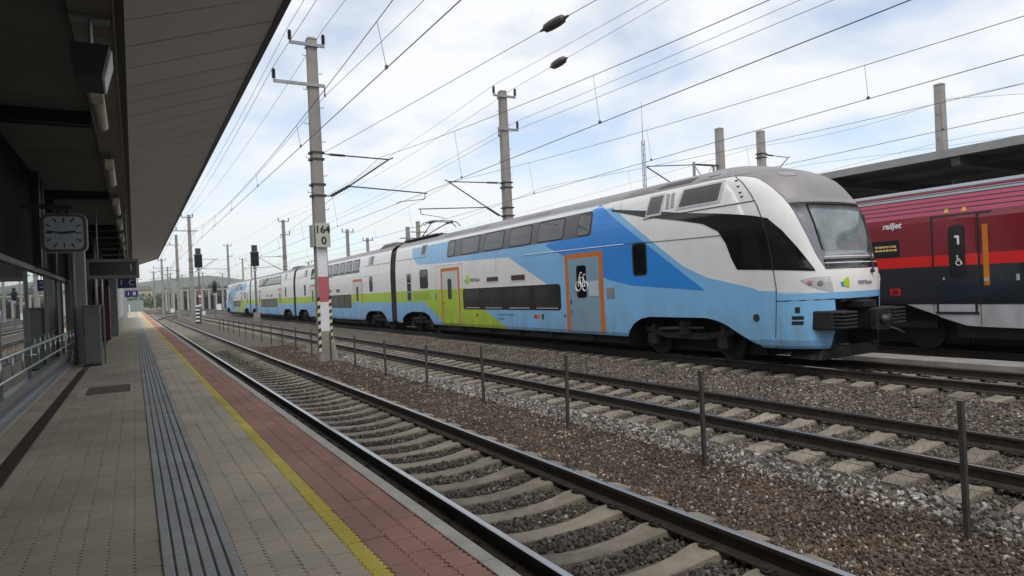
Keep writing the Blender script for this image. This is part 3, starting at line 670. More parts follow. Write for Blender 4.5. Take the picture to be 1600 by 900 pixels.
class Car:
    """side surface of a coach: P(a, z); a is y on the straight side, and runs on around the nose of an end car"""
    def __init__(s, y0, y1, arches, nose=False, flip=None): s.y0, s.y1, s.arch, s.nose, s.flip = y0, y1, arches, nose, flip
    def ys(s, z):
        if not s.nose: return -1e9
        w = smooth(ZW, z); return smooth(ZC, z)+1.45*min(1, w/1.1+.1)
    def zlow(s, y):
        zl = .50
        for A in s.arch:
            if A[0][0] < y < A[-1][0]: zl = max(zl, lin(A, y))
        return zl
    def raw(s, a, z):
        w = smooth(ZW, z); ys = s.ys(z)
        if a >= ys:
            z = max(z, s.zlow(a)); w = smooth(ZW, z); return Vector((CX-w, a, z))
        u = s.u_of(ys-a, z); yc = smooth(ZC, z); l = ys-yc
        if z < .44: z = .44
        c, sn = cos(u*pi/2), sin(u*pi/2); n = 2/smooth(ZN, z)
        return Vector((CX-w*abs(c)**n*(1 if c > 0 else -1), yc+l*(1-abs(sn)**n), z))
    def P(s, a, z, off=0.0):
        p = s.raw(a, z)
        if off:
            e = .01; d1 = s.raw(a-e, z)-s.raw(a+e, z); d2 = s.raw(a, min(z+e, 4.815))-s.raw(a, z-e)
            n = d1.cross(d2)
            if n.length < 1e-9: n = Vector((-1, 0, 0))
            n.normalize(); c = Vector((CX, max(p.y, 10.6) if s.nose else p.y, 2.3))
            if n.dot(p-c) < 0: n = -n
            p = p+n*off
        if s.flip is not None: p.y = s.flip-p.y
        return p
    def table(s, z):
        k = round(z*500)
        if k not in ARC:
            z = k/500; w = smooth(ZW, z); yc = smooth(ZC, z); l = s.ys(z)-yc; n = 2/smooth(ZN, z); T = [(0.0, 0.0)]; prev = (-w, l)
            for i in range(1, 161):
                u = (i/160)**2.2; c, sn = cos(u*pi/2), sin(u*pi/2); p = (-w*abs(c)**n, l*(1-abs(sn)**n))
                T.append((T[-1][0]+sqrt((p[0]-prev[0])**2+(p[1]-prev[1])**2), u)); prev = p
            ARC[k] = T
        return ARC[k]
    def u_of(s, d, z):
        T = s.table(z); H = T[-1][0]
        if d >= H: return 2-lin(T, max(0, 2*H-d))
        return lin(T, d)
    def s_of(s, u, z):
        T = [(u_, d) for d, u_ in s.table(z)]; H = T[-1][1]
        return lin(T, u) if u <= 1 else 2*H-lin(T, 2-u)
    def N(s, u, z): return (s.ys(z)-s.s_of(u, z), z)          # a point on the nose
    def F(s, f, z): return (s.ys(z)-f*s.table(z)[-1][0], z)    # the same by fraction of the way to its centre
def strip(car, A, B, na, nb, off, skirt=.012):
    """sheet laid on the coach side between the matching polylines A and B of (a, z)"""
    rows = []
    for i in range(len(A)-1):
        for k in range(na):
            t = k/na; rows.append((tuple(A[i][q]+(A[i+1][q]-A[i][q])*t for q in (0,1)), tuple(B[i][q]+(B[i+1][q]-B[i][q])*t for q in (0,1))))
    rows.append((A[-1], B[-1])); R = len(rows); C = nb+1; vs = []; mb = MB()
    prm = [[(r[0][0]+(r[1][0]-r[0][0])*j/nb, r[0][1]+(r[1][1]-r[0][1])*j/nb) for j in range(C)] for r in rows]
    vs = [car.P(a, z, off) for r in prm for a, z in r]
    fs = [(i*C+j, i*C+j+1, (i+1)*C+j+1, (i+1)*C+j) for i in range(R-1) for j in range(C-1)]
    loop = [(0, j) for j in range(C)]+[(i, C-1) for i in range(1, R)]+[(R-1, j) for j in range(C-2, -1, -1)]+[(i, 0) for i in range(R-2, 0, -1)]
    k = len(vs); n = len(loop)
    if skirt:
        vs += [car.P(*prm[i][j], off-skirt) for i, j in loop]
        fs += [(loop[q][0]*C+loop[q][1], loop[(q+1)%n][0]*C+loop[(q+1)%n][1], k+(q+1)%n, k+q) for q in range(n)]
    mb.add(vs, fs); mb.smooth = False; return mb
def rect(car, ya, yb, z0, z1, r, off, nb=4, lean=0.0):
    """rounded rectangle on the side, ya > yb; lean slants it"""
    A, B = [], []; zs = []
    for i in range(5): a = pi/2*i/4; zs.append((z0+r*(1-cos(a)), r*(1-sin(a))))
    for q in (.2, .4, .6, .8): zs.append((z0+r+(z1-z0-2*r)*q, 0))
    for i in range(5): a = pi/2*(4-i)/4; zs.append((z1-r*(1-cos(a)), r*(1-sin(a))))
    if r <= 0: zs = [(z0, 0), ((z0+z1)/2, 0), (z1, 0)]
    for z, ins in zs:
        sh = lean*(z-z0)/(z1-z0); A.append((ya-ins+sh, z)); B.append((yb+ins+sh, z))
    return strip(car, A, B, 1, nb, off)
ZR = [.50,.62,.8,1.0,1.08,1.2,1.48,1.8,2.1,2.4,2.7,2.9,3.15,3.4,3.7,4.0,4.2,4.32,4.4,4.48,4.55,4.6,4.65,4.69,4.73,4.77,4.80,4.818]
train = thing('double_deck_train', 'blue, white and lime double-deck passenger train passing on the third track', 'train', None, (CX, 8.3, 0))
def body(car, ycols):
    mb = MB(); cols = [('y', y) for y in ycols]
    if car.nose: cols += [('u', i/30) for i in range(31)]
    C = len(cols); zr = ([.40]+ZR) if car.nose else ZR
    for side in (0, 1):
        vs = []
        for z in zr:
            for kd, v in cols:
                if kd == 'y': p = car.P(max(v, car.ys(z)), z) if car.nose else car.P(v, z)
                else: p = car.P(*car.F(v, z))
                if side: p = Vector((2*CX-p.x, p.y, p.z))
                vs.append(p)
        def hole(i, j):      # opening for the coupler in the middle of the nose
            if cols[j][0] != 'u' or zr[i+1] > 1.49: return False
            return car.u_of(cols[j][1]*car.table(zr[i])[-1][0], zr[i]) > .655
        mb.add(vs, [(i*C+j, i*C+j+1, (i+1)*C+j+1, (i+1)*C+j) for i in range(len(zr)-1) for j in range(C-1) if not hole(i, j)])
    o = part(mb, 'car_body', WHT, train, True); return o
def frange(a, b, s):
    n = max(1, round(abs(b-a)/s)); return [a+(b-a)*i/n for i in range(n+1)]
def roof(car, ya, yb, front=None):
    A = [(ya, z) for z in (4.40,4.46,4.52,4.57,4.61,4.65,4.69,4.73,4.77,4.80,4.817)]
    B = [((yb if yb > car.ys(z)+.02 or not car.nose else car.ys(z)+.02), z) for _, z in A]
    mb = strip(car, A, B, 1, 12, .004, 0); m2 = MB()
    m2.add([(2*CX-v[0], v[1], v[2]) for v in mb.v], mb.f); mb.add(m2.v, m2.f); mb.smooth = True
    part(mb, 'roof', ROOFG, train)
    e = MB(); e.tube([car.P(ya, 4.395, .006), car.P((ya+yb)/2, 4.395, .006), car.P(yb, 4.395, .006)], .012, 5); part(e, 'roof_edge_strip', SEAMW, train)
def tube_on(car, pts, r, m, name, off=.006):
    e = MB(); e.tube([car.P(a, z, off) for a, z in pts], r, 5); return part(e, name, m, train)
def door(car, ya, yb, z0, z1, leafm, win, lower=None, symbol=None, thick=.2):
    f = part(rect(car, ya, yb, z0, z1, .06, .008, 6), 'door', ORNG, train, label='door with orange surround')
    l = part(rect(car, ya-thick, yb+thick, z0+.01, z1-.16, .04, .016, 5), 'door_leaf', leafm, f)
    if lower: part(rect(car, ya-thick-.01, yb+thick+.01, z0+.015, lower[0], .02, .020, 4), 'lower_leaf', lower[1], f)
    part(rect(car, win[0], win[1], win[2], win[3], .09, .024, 4), 'door_window', GLOSSBLK, f)
    part(rect(car, ya-thick-.06, ya-thick-.12, 1.42, 1.56, .02, .026, 2), 'door_button', BLACK, f)
    part(rect(car, ya-thick-.07, ya-thick-.10, 1.1, 1.25, .01, .026, 2), 'door_handle', SEAM, f)
    return f
def bogie(yc, lab=None):
    t = thing('bogie', None, None); t.parent = train; t.location = (0, 0, 0)
    fl = (-.98, .98)
    for yw in (yc-1.25, yc+1.25):
        for sx in (-1, 1):
            w = MB(); R = .44
            pr = [(.70, R-.02), (.735, R), (.80, R-.01), (.835, R-.03), (.835, .34), (.79, .30), (.77, .12), (.85, .11), (.85, 0)]
            n = 24; vs = []
            for k in range(n):
                a = 2*pi*k/n
                for q, rr_ in pr: vs.append((CX+sx*q, yw+rr_*cos(a), .44+rr_*sin(a)))
            m_ = len(pr); fs = [(k*m_+j, k*m_+j+1, ((k+1)%n)*m_+j+1, ((k+1)%n)*m_+j) for k in range(n) for j in range(m_-1)]
            w.add(vs, fs); part(w, 'wheel', UNDER, t)
        ax = MB(); ax.tube([(CX-.9, yw, .44), (CX+.9, yw, .44)], .09, 10); part(ax, 'axle', UNDER, t)
    for sx in (-1, 1):
        x = CX+sx*1.02; b = MB()
        b.extrude([(x-.09*1, .50), (x+.09, .50), (x+.09, .66), (x-.09, .66)], yc-.75, yc+.75)
        for s2 in (-1, 1):
            b.add([(x-.08, yc+s2*.75, .50), (x+.08, yc+s2*.75, .50), (x+.08, yc+s2*1.55, .66), (x-.08, yc+s2*1.55, .66), (x-.08, yc+s2*.75, .66), (x+.08, yc+s2*.75, .66), (x+.08, yc+s2*1.55, .80), (x-.08, yc+s2*1.55, .80)], [(0,1,2,3),(7,6,5,4),(0,4,5,1),(1,5,6,2),(2,6,7,3),(3,7,4,0)])
            b.bbox(x-.13, x+.13, yc+s2*1.25-.16, yc+s2*1.25+.16, .30, .60, .03)
        part(b, 'side_frame', UNDER, t)
        for s2 in (-1, 1):
            c = MB(); c.tube([(x, yc+s2*1.25, .62), (x, yc+s2*1.25, .86)], .11, 12); part(c, 'spring', mat('bogie_spring', (.045,.042,.04), .6, .3), t)
        d = MB(); d.tube([(x+sx*.13, yc+.9, .74), (x+sx*.13, yc-.1, .78)], .05, 8); d.tube([(x+sx*.13, yc-.1, .78), (x+sx*.13, yc-.7, .80)], .03, 8); part(d, 'damper', mat('damper_grey', (.10,.10,.10), .45, .5), t, True)
        a = MB(); a.tube([(x, yc, .62), (x, yc, .98)], .22, 14); part(a, 'air_spring', BLACK, t)
    return t
A_F = [(9.85,.44),(10.09,.55),(10.41,.70),(10.84,.92),(11.15,1.02),(11.45,1.07),(13.46,1.07),(13.83,1.01),(14.13,.86),(14.38,.60),(14.42,.44)]
A_B = [(28.2,.45),(28.33,.64),(28.75,.90),(29.17,1.04),(29.6,1.07),(30.9,1.07),(31.5,1.0),(32.0,.85),(32.32,.66),(32.4,.44)]
YB = 33.1
TOPZ = (4.40,)
def end_car(flip=None):
    c = Car(8.3, YB, [A_F, A_B], True, flip)
    ycols = sorted(set(frange(YB, 28.0, .22)+frange(28, 14.6, .9)+frange(14.6, 9.9, .18)+[a for a, _ in A_F+A_B]), reverse=True)
    body(c, [y for y in ycols if y > 9.9]); roof(c, YB, 10.6)
    N = c.N
    # paint: light blue field with its slanted edges, mid blue wedge, lime panel
    Lp = [(.50,21.25),(1.18,22.98),(2.05,25.0),(2.055,18.36),(3.17,21.02),(3.31,27.26),(3.36,29.87),(3.5,30.2),(3.82,30.67),(4.39,30.87)]
    Rp = [(1.83,10.33),(2.05,11.35),(2.37,12.14),(4.27,15.03),(4.39,15.2)]
    zs = [1.83,1.95,2.05]; part(strip(c, [(lin(Lp, z), z) for z in zs], [(lin(Rp, z), z) for z in zs], 1, 24, .0022), 'blue_panel', LBL, train)
    zs = [2.056,2.2,2.37,2.6,2.9,3.17,3.31,3.36,3.5,3.7,3.82,4.0,4.2,4.39]; part(strip(c, [(lin(Lp, z), z) for z in zs], [(lin(Rp, z), z) for z in zs], 1, 24, .0022), 'blue_panel', LBL, train)
    zs = [.50,.6,.7,.8,.9,1.0,1.07,1.18,1.4,1.62]; part(strip(c, [(lin(Lp, z), z) for z in zs], [(9.86 if z < 1.2 else 9.86, z) for z in zs], 1, 110, .0022), 'blue_panel', LBL, train)
    zs = [1.62,1.70,1.76,1.83]; zr_ = [(9.86, 1.62), (9.86, 1.70), (10.0, 1.76), (10.33, 1.83)]
    part(strip(c, [(lin(Lp, z), z) for z in zs], zr_, 1, 40, .0022), 'blue_panel', LBL, train)
    zs = [.42,.50,.62,.8,1.0,1.08,1.2,1.48]
    part(strip(c, [(9.86, z) for z in zs], [N(.70 if z < 1.3 else .69, z) for z in zs], 1, 50, .006), 'blue_nose_panel', LBL, train)
    part(strip(c, [N(1.30, z) for z in zs], [N(1.95, z) for z in zs], 1, 40, .006), 'blue_nose_panel', LBL, train)
    part(strip(c, [(9.86, z) for z in (1.48,1.55,1.62)], [N(1.95, z) for z in (1.48,1.55,1.62)], 1, 90, .006), 'blue_nose_panel', LBL, train)
    part(strip(c, [(9.86,1.62),(9.86,1.655),(9.86,1.70)], [N(.72,1.62),N(.35,1.64),N(.10,1.685)], 1, 24, .006), 'blue_panel', LBL, train)
    Ml = [(1.74,11.43),(1.93,14.09),(2.15,15.21),(3.03,17.53),(3.39,18.5),(4.38,15.6)]; Mr = [(1.74,11.43),(4.03,15.04),(4.38,15.55)]
    zs = [1.745,1.85,1.93,2.05,2.15,2.5,3.03,3.2,3.39,3.6,3.8,4.03,4.2,4.37]; part(strip(c, [(lin(Ml, z), z) for z in zs], [(lin(Mr, z), z) for z in zs], 1, 14, .0048), 'dark_blue_panel', MBL, train)
    zs = [.50,.62,.75,.9,1.0,1.07,1.18,1.3,1.42,1.55]; dl = [(.5,26.9),(.75,27.36),(1.55,29.23)]
    part(strip(c, [(YB-.01, z) for z in zs], [(lin(dl, z), z) for z in zs], 1, 40, .0022), 'blue_panel', LBL, train)
    part(strip(c, [(lin(dl, z), z) for z in zs], [(lin(Lp, z), z) for z in zs], 1, 16, .0026), 'lime_panel', LIME, train)
    part(strip(c, [(YB-.01, 1.55), (YB-.01, 1.85), (YB-.01, 2.12)], [(23.9, 1.55), (24.6, 1.85), (24.7, 2.12)], 1, 12, .0026), 'lime_panel', LIME, train)
    # upper deck windows
    w = part(rect(c, 26.52, 15.92, 3.50, 4.25, .12, .008, 24, -.05), 'upper_window_band', UPB, train)
    for a, b in [(26.42,25.75),(25.05,23.42),(23.0,21.42),(20.98,19.42),(19.02,17.42),(16.70,15.99)]:
        part(rect(c, a, b, 3.515, 4.225, .14, .013, 5, -.10), 'pane_seal', BLACK, w); part(rect(c, a-.035, b+.035, 3.55, 4.19, .12, .017, 5, -.10), 'pane', UPG, w)
    # lower deck windows
    w = part(rect(c, 24.97, 17.66, 1.22, 2.085, .13, .008, 16), 'lower_window_band', BAND, train)
    for a, b in [(24.74,23.42),(23.02,21.60),(21.12,19.58),(19.22,17.80)]:
        part(rect(c, a, b, 1.27, 2.03, .07, .012, 4), 'pane', LOG, w)
        part(rect(c, a-.05, b+.05, 1.278, 1.296, 0, .016, 3), 'pane_rail', SEAMW, w)
    d1 = door(c, 17.36, 15.39, .555, 3.01, DOORG, (16.72, 16.22, 1.62, 2.62))
    d2 = door(c, 27.20, 25.27, .58, 3.05, DOORW, (26.46, 26.06, 1.66, 2.56), (2.10, LIME), thick=.17)
    for (a, b, z0, z1) in [(14.06,13.47,2.19,3.11), (29.72,28.72,2.20,3.10)]:
        w = part(rect(c, a, b, z0, z1, .12, .008, 4), 'side_window', BLACK, train); part(rect(c, a-.05, b+.05, z0+.05, z1-.05, .08, .014, 4), 'pane', GLOSSBLK, w)
    w = part(rect(c, 31.5, 30.86, 1.60, 3.0, .04, .008, 3), 'louvre_frame', mat('louvre_frame', (.36,.37,.38), .4, .4), train)
    for k in range(3): part(rect(c, 31.40, 30.96, 1.66+k*.44, 2.04+k*.44, .02, .013, 3), 'louvre', LOG, w)
    w = part(rect(c, 29.65, 28.98, 3.78, 4.30, .03, .008, 3, -.12), 'roof_window', mat('window_frame_alu', (.45,.46,.47), .4, .3), train); part(rect(c, 29.55, 29.08, 3.84, 4.25, .02, .013, 3, -.12), 'pane', GLOSSBLK, w)
    LED = mat('led_display', (.035,.018,.012), .3, col2=(.10,.04,.02), scale=14)
    for a, b, z0, z1 in [(22.82,21.80,2.27,2.52), (20.88,19.82,2.25,2.52)]:
        w = part(rect(c, a, b, z0, z1, .02, .008, 3), 'destination_frame', mat('destination_frame', (.55,.55,.55), .4), train); part(rect(c, a-.05, b+.05, z0+.05, z1-.04, .01, .012, 3), 'display', LED, w)
    part(rect(c, 15.26, 14.90, 1.58, 1.90, .02, .009, 2), 'vent_plate', mat('vent_plate', (.30,.31,.32), .4, .4), train)
    part(rect(c, 27.95, 27.70, 1.62, 1.95, .02, .009, 2), 'vent_plate', mat('vent_plate', (.30,.31,.32), .4, .4), train)
    for a, b, z0, z1, m in [(23.80,23.62,.93,1.05,mat('sticker_red', (.45,.03,.02), .5)), (19.35,19.15,.93,1.06,mat('sticker_red', (.45,.03,.02), .5)), (19.12,18.95,.93,1.06,mat('sticker_orange', (.6,.2,.03), .5)), (18.85,18.74,.91,1.08,BLACK), (17.5,17.42,1.0,1.08,BLACK)]:
        part(rect(c, a, b, z0, z1, 0, .009, 2), 'sticker', m, train)
    # seams and rain strips
    tube_on(c, [(19.8,3.17),(17,3.14),(14.4,3.11)], .012, SEAMW, 'rain_strip'); tube_on(c, [(14.4,3.11),(12,3.05),(10.7,3.03)], .006, SEAM, 'seam')
    tube_on(c, [(27.8,3.19),(24.8,3.18)], .010, SEAMW, 'rain_strip')
    tube_on(c, [(YB-.02,3.74),(31,3.72),(28.9,3.70)], .008, SEAM, 'seam')
    tube_on(c, [N(u_, z) for u_, z in [(.16,4.36),(.127,4.195),(.105,3.9),(.09,3.6),(.087,3.3),(.09,2.9),(.093,2.45),(.094,1.75),(.094,1.4),(.093,1.05),(.1,.7),(.11,.46)]], .010, SEAM, 'seam')
    tube_on(c, [N(.094,1.465),N(.2,1.468),N(.35,1.472),N(.5,1.476),N(.62,1.48),N(.69,1.48)], .012, SEAM, 'seam')
    tube_on(c, [(13.6,3.72),(12.3,3.72),(11.0,3.72),(10.5,3.72),N(.05,3.72),N(.10,3.72)], .010, SEAM, 'seam')
    for a_, z0_, z1_ in [(27.75,.62,3.15),(24.98,2.15,3.15),(17.55,2.12,3.1),(14.75,.62,3.1),(28.3,3.3,4.38),(22.0,2.6,3.45),(14.6,3.2,4.38)]:
        tube_on(c, [(a_, z0_+(z1_-z0_)*k/6) for k in range(7)], .0035, mat('panel_joint', (.20,.21,.22), .6), 'panel_joint', .003)
    # cab: black side glazing with its long tail
    up_ = [(15.0,4.17),(13.53,3.95),(12.06,3.71),(11.02,3.57),(10.39,3.47),N(.034,3.385),N(.135,3.29),N(.252,2.99),N(.39,2.61),N(.475,2.335),N(.51,2.115)]
    lo_ = [(15.0,4.12),(13.60,3.79),(12.20,3.53),(11.42,3.36),(10.95,3.13),(10.73,2.83),(10.58,2.46),(10.43,2.2),N(.043,2.155),N(.273,2.115),N(.51,2.08)]
    w = part(strip(c, up_, lo_, 4, 14, .008), 'cab_side_window', GLOSSBLK, train)
    part(strip(c, [(10.30,3.25),(10.25,2.75),(10.20,2.28)], [(9.92,3.20),(9.90,2.75),(9.88,2.25)], 2, 4, .012), 'pane', mat('cab_pane', (.013,.014,.015), .05, spec=.65), w)
    part(strip(c, [N(.10,3.12),N(.10,2.7),N(.10,2.20)], [N(.17,3.04),N(.30,2.68),N(.42,2.20)], 2, 6, .012), 'pane', mat('cab_pane', (.013,.014,.015), .05, spec=.65), w)
    # grey dome, surround and windscreen
    ar = [(2.114,.637),(2.542,.60),(3.034,.515),(3.604,.437),(3.98,.365),(4.275,.311),(4.36,.22),(4.40,.06)]
    zs = [2.114,2.3,2.542,2.8,3.034,3.3,3.56]; part(strip(c, [N(lin(ar,z), z) for z in zs], [N(2-lin(ar,z), z) for z in zs], 1, 40, .007), 'windscreen_surround', SURR, train, True)
    zs = [3.57,3.7,3.84,3.98,4.13,4.275,4.36,4.40]; part(strip(c, [N(lin(ar,z), z) for z in zs], [N(2-lin(ar,z), z) for z in zs], 1, 40, .010), 'cab_roof', ROOFG, train, True)
    zs = [4.40,4.46,4.52,4.57,4.61,4.65,4.69,4.73,4.77,4.80,4.816]; part(strip(c, [(max(10.6,c.ys(z)+.02), z) for z in zs], [N(2, z) for z in zs], 1, 60, .012), 'cab_roof', ROOFG, train, True)
    part(strip(c, [N(.655,3.565),N(.655,3.58)], [N(1.345,3.565),N(1.345,3.58)], 1, 16, .010), 'seam', SEAM, train)
    w = part(strip(c, [N(.70,2.33),N(.69,2.7),N(.675,3.1),N(.662,3.53)], [N(1.30,2.33),N(1.31,2.7),N(1.325,3.1),N(1.338,3.53)], 3, 20, .009), 'windscreen', BLACK, train, True)
    part(strip(c, [N(.725,2.40),N(.712,2.7),N(.70,3.1),N(.688,3.49)], [N(1.275,2.40),N(1.288,2.7),N(1.30,3.1),N(1.312,3.49)], 3, 20, .016), 'pane', mat('windscreen_glass', (.10,.13,.14), .04, scale=1.6, col2=(.22,.26,.27), spec=1.0, bump=.04, bscale=2), w, True)
    part(strip(c, [N(1.215,2.45),N(1.22,2.8),N(1.235,3.42)], [N(1.272,2.42),N(1.285,2.8),N(1.308,3.47)], 3, 4, .020), 'sun_blind', mat('blind_dark', (.035,.037,.038), .3), w)
    part(strip(c, [N(.645,2.11),N(.655,2.22),N(.67,2.32)], [N(1.355,2.11),N(1.345,2.22),N(1.33,2.32)], 2, 20, .0095), 'lower_screen_band', GLOSSBLK, train, True)
    part(strip(c, [N(.66,2.225),N(.66,2.24)], [N(1.34,2.225),N(1.34,2.24)], 1, 16, .014), 'trim_strip', SEAMW, train)
    part(strip(c, [N(.70,2.36),N(.70,2.38)], [N(1.29,2.36),N(1.29,2.38)], 1, 16, .018), 'trim_strip', SEAMW, train)
    e = MB(); e.tube([c.P(*N(1.12,2.02), .03), c.P(*N(1.14,2.3), .06), c.P(*N(1.20,2.75), .05)], .016, 6); e.tube([c.P(*N(1.13,2.45), .04), c.P(*N(1.20,2.75), .045), c.P(*N(1.27,3.3), .04)], .02, 6); part(e, 'wiper', BLACK, train)
    e = MB(); e.tube([c.P(*N(1.10,2.03), .01), c.P(*N(1.10,2.03), .06)], .045, 8); part(e, 'wiper_motor', BLACK, train)
    # lamps
    for s in (0, 1):
        q = (lambda u: 2-u) if s else (lambda u: u)
        f = part(strip(c, [N(q(.33),1.90),N(q(.40),1.94),N(q(.5),1.955),N(q(.66),1.96)], [N(q(.34),1.89),N(q(.42),1.78),N(q(.52),1.69),N(q(.68),1.625)], 2, 5, .009), 'lamp_recess', mat('lamp_recess', (.50,.51,.53), .25, coat=.3), train)
        for u_, z_, r_, m_ in [(.535,1.83,.055,mat('headlamp', (.30,.31,.31), .12, .3)), (.425,1.845,.05,mat('tail_lamp', (.50,.22,.24), .2))]:
            e = MB(); p0 = c.P(*N(q(u_), z_), .006); p1 = c.P(*N(q(u_), z_), .022); d = (p1-p0)
            e.tube([p0, p1, p1+d*.3], [r_, r_, r_*.8], 14); part(e, 'headlight', m_, f)
    # buffers, coupler, deflector
    g = 1 if flip is None else -1
    Yf = lambda y: y if flip is None else flip-y
    for sx in (-1, 1):
        b = MB(); x = CX+sx*.875
        b.bbox(x-.27, x+.27, min(Yf(8.85),Yf(8.28)), max(Yf(8.85),Yf(8.28)), .84, 1.24, .03)
        bo = part(b, 'buffer', BLACK, train)
        for k in range(5):
            b = MB(); z = .88+k*.075; b.bbox(x-.24, x+.24, min(Yf(8.30),Yf(8.06)), max(Yf(8.30),Yf(8.06)), z, z+.045, .012); part(b, 'buffer_rib', mat('buffer_rib', (.022,.022,.024), .5), bo)
    b = MB(); b.box(CX-.78, CX+.78, min(Yf(9.3),Yf(9.2)), max(Yf(9.3),Yf(9.2)), .40, 1.50); b.box(CX-.80, CX-.76, min(Yf(8.50),Yf(9.2)), max(Yf(8.50),Yf(9.2)), .40, 1.50); b.box(CX+.76, CX+.80, min(Yf(8.50),Yf(9.2)), max(Yf(8.50),Yf(9.2)), .40, 1.50); b.box(CX-.8, CX+.8, min(Yf(8.45),Yf(9.2)), max(Yf(8.45),Yf(9.2)), 1.49, 1.53); part(b, 'coupler_bay', BLACK, train)
    b = MB(); b.add([(CX-.55,Yf(8.38),1.50),(CX+.55,Yf(8.38),1.50),(CX+.48,Yf(8.52),1.40),(CX-.48,Yf(8.52),1.40),(CX-.55,Yf(8.42),1.52),(CX+.55,Yf(8.42),1.52),(CX+.48,Yf(8.56),1.42),(CX-.48,Yf(8.56),1.42)], [(0,1,2,3),(7,6,5,4),(0,4,5,1),(1,5,6,2),(2,6,7,3),(3,7,4,0)]); part(b, 'coupler_hood', mat('hood_grey', (.26,.26,.25), .5), train)
    b = MB(); b.bbox(CX-.20, CX+.20, min(Yf(8.5),Yf(8.0)), max(Yf(8.5),Yf(8.0)), .82, 1.22, .03); b.bbox(CX-.26, CX+.26, min(Yf(8.05),Yf(7.88)), max(Yf(8.05),Yf(7.88)), .80, 1.26, .03)
    b.bbox(CX-.32, CX+.10, min(Yf(8.5),Yf(8.1)), max(Yf(8.5),Yf(8.1)), 1.27, 1.42, .02)
    cp = part(b, 'coupler', mat('coupler_steel', (.026,.025,.024), .5, .4, var=.3, scale=6), train)
    b = MB(); b.tube([(CX-.08, Yf(7.90), 1.02), (CX-.08, Yf(7.80), 1.02), (CX-.08, Yf(7.74), 1.02)], [.11, .10, .04], 14); part(b, 'coupler_cone', DARKST, cp, True)
    b = MB(); b.tube([(CX+.18, Yf(7.9), 1.02), (CX+.18, Yf(7.86), 1.02)], .1, 14); part(b, 'coupler_cup', BLACK, cp, True)
    b = MB(); b.tube([(CX+.2, Yf(8.0), .86), (CX+.4, Yf(7.85), .78), (CX+.55, Yf(7.8), .70)], .022, 6); part(b, 'air_hose', DARKST, cp, True)
    b = MB(); b.extrude([(CX-1.05,.20),(CX-.92,.43),(CX+.92,.43),(CX+1.05,.20)], Yf(8.80), Yf(8.66)); b.add([(CX-1.05,Yf(9.4),.20),(CX-1.05,Yf(8.72),.20),(CX-.92,Yf(8.72),.43),(CX-.92,Yf(9.4),.43)], [(0,1,2,3)])
    part(b, 'deflector', mat('deflector_grey', (.014,.014,.015), .6), train)
    part(strip(c, [N(.27,1.20),N(.27,1.33)], [N(.32,1.20),N(.32,1.33)], 1, 2, .008), 'socket', BLACK, train)
    for k in range(2): part(strip(c, [N(.24,.95+k*.11),N(.24,1.03+k*.11)], [N(.36,.95+k*.11),N(.36,1.03+k*.11)], 1, 3, .008), 'socket', BLACK, train)
    # upper cab grilles
    AL = mat('grille_frame', (.52,.53,.54), .35, .2)
    w = part(strip(c, [(12.38,3.82),(12.28,4.08),(12.18,4.34)], [(10.90,3.82),(10.84,4.08),(10.78,4.34)], 2, 6, .010), 'roof_grille', AL, train); part(strip(c, [(12.26,3.88),(12.18,4.08),(12.10,4.29)], [(10.98,3.88),(10.93,4.08),(10.88,4.29)], 2, 6, .016), 'grille_mesh', mat('grille_mesh', (.10,.10,.10), .5, .3), w)
    w = part(strip(c, [(13.52,3.76),(13.45,4.05),(13.38,4.33)], [(12.90,3.76),(12.84,4.05),(12.78,4.33)], 2, 4, .010), 'roof_grille', AL, train); part(strip(c, [(13.46,3.82),(13.40,4.05),(13.33,4.27)], [(12.96,3.82),(12.90,4.05),(12.84,4.27)], 2, 4, .016), 'grille_mesh', mat('grille_mesh2', (.14,.14,.14), .5, .3), w)
    for q in range(2):
        for k in range(9): part(rect(c, 12.74-q*.18, 12.62-q*.18, 3.90+k*.045, 3.915+k*.045, 0, .009, 1), 'louvre_slot', mat('louvre_slot', (.22,.22,.22), .5), train)
    for a_, z_ in [(10.50,4.25),(10.42,4.10),(10.35,3.95),(10.30,3.85)]: part(rect(c, a_, a_-.07, z_, z_+.03, 0, .009, 1), 'bolt_hole', BLACK, train)
    part(strip(c, [N(.07,1.06),N(.07,1.16)], [N(.08,1.06),N(.08,1.16)], 1, 1, .005), 'socket', BLACK, train)
    e = MB(); p = c.P(9.95, 1.10, .004); e.tube([p, c.P(9.95, 1.10, .014)], .085, 16); part(e, 'filler_cap', SEAM, train)
    part(strip(c, [(13.2,4.47),(13.05,4.54),(12.9,4.60)], [(12.0,4.47),(11.95,4.54),(11.9,4.60)], 2, 4, .014), 'roof_hatch', mat('roof_hatch_dark', (.06,.05,.05), .6), train)
    part(strip(c, [(14.6,4.45),(14.45,4.53),(14.3,4.62)], [(13.3,4.45),(13.15,4.53),(13.0,4.62)], 2, 4, .010), 'roof_hatch', mat('roof_panel', (.17,.155,.155), .5), train)
    part(strip(c, [(11.6,4.46),(11.6,4.53),(11.6,4.585)], [(10.95,4.46),(10.95,4.53),(10.95,4.585)], 2, 4, .014), 'roof_hatch', mat('roof_panel_light', (.27,.26,.265), .5), train)
    part(strip(c, [(11.45,4.50),(11.45,4.515)], [(11.05,4.50),(11.05,4.515)], 1, 3, .02), 'roof_vent', BLACK, train)
    part(strip(c, [N(.62,4.22),N(.62,4.34)], [N(.80,4.22),N(.84,4.34)], 3, 5, .016), 'roof_hatch', mat('roof_panel_light', (.27,.26,.265), .5), train)
    for a_, b_ in [(20.5,18.6),(27.4,25.6),(24.2,23.0)]: part(strip(c, [(a_,4.48),(a_,4.55),(a_,4.61)], [(b_,4.48),(b_,4.55),(b_,4.61)], 2, 4, .010), 'roof_hatch', mat('roof_panel', (.17,.155,.155), .5), train)
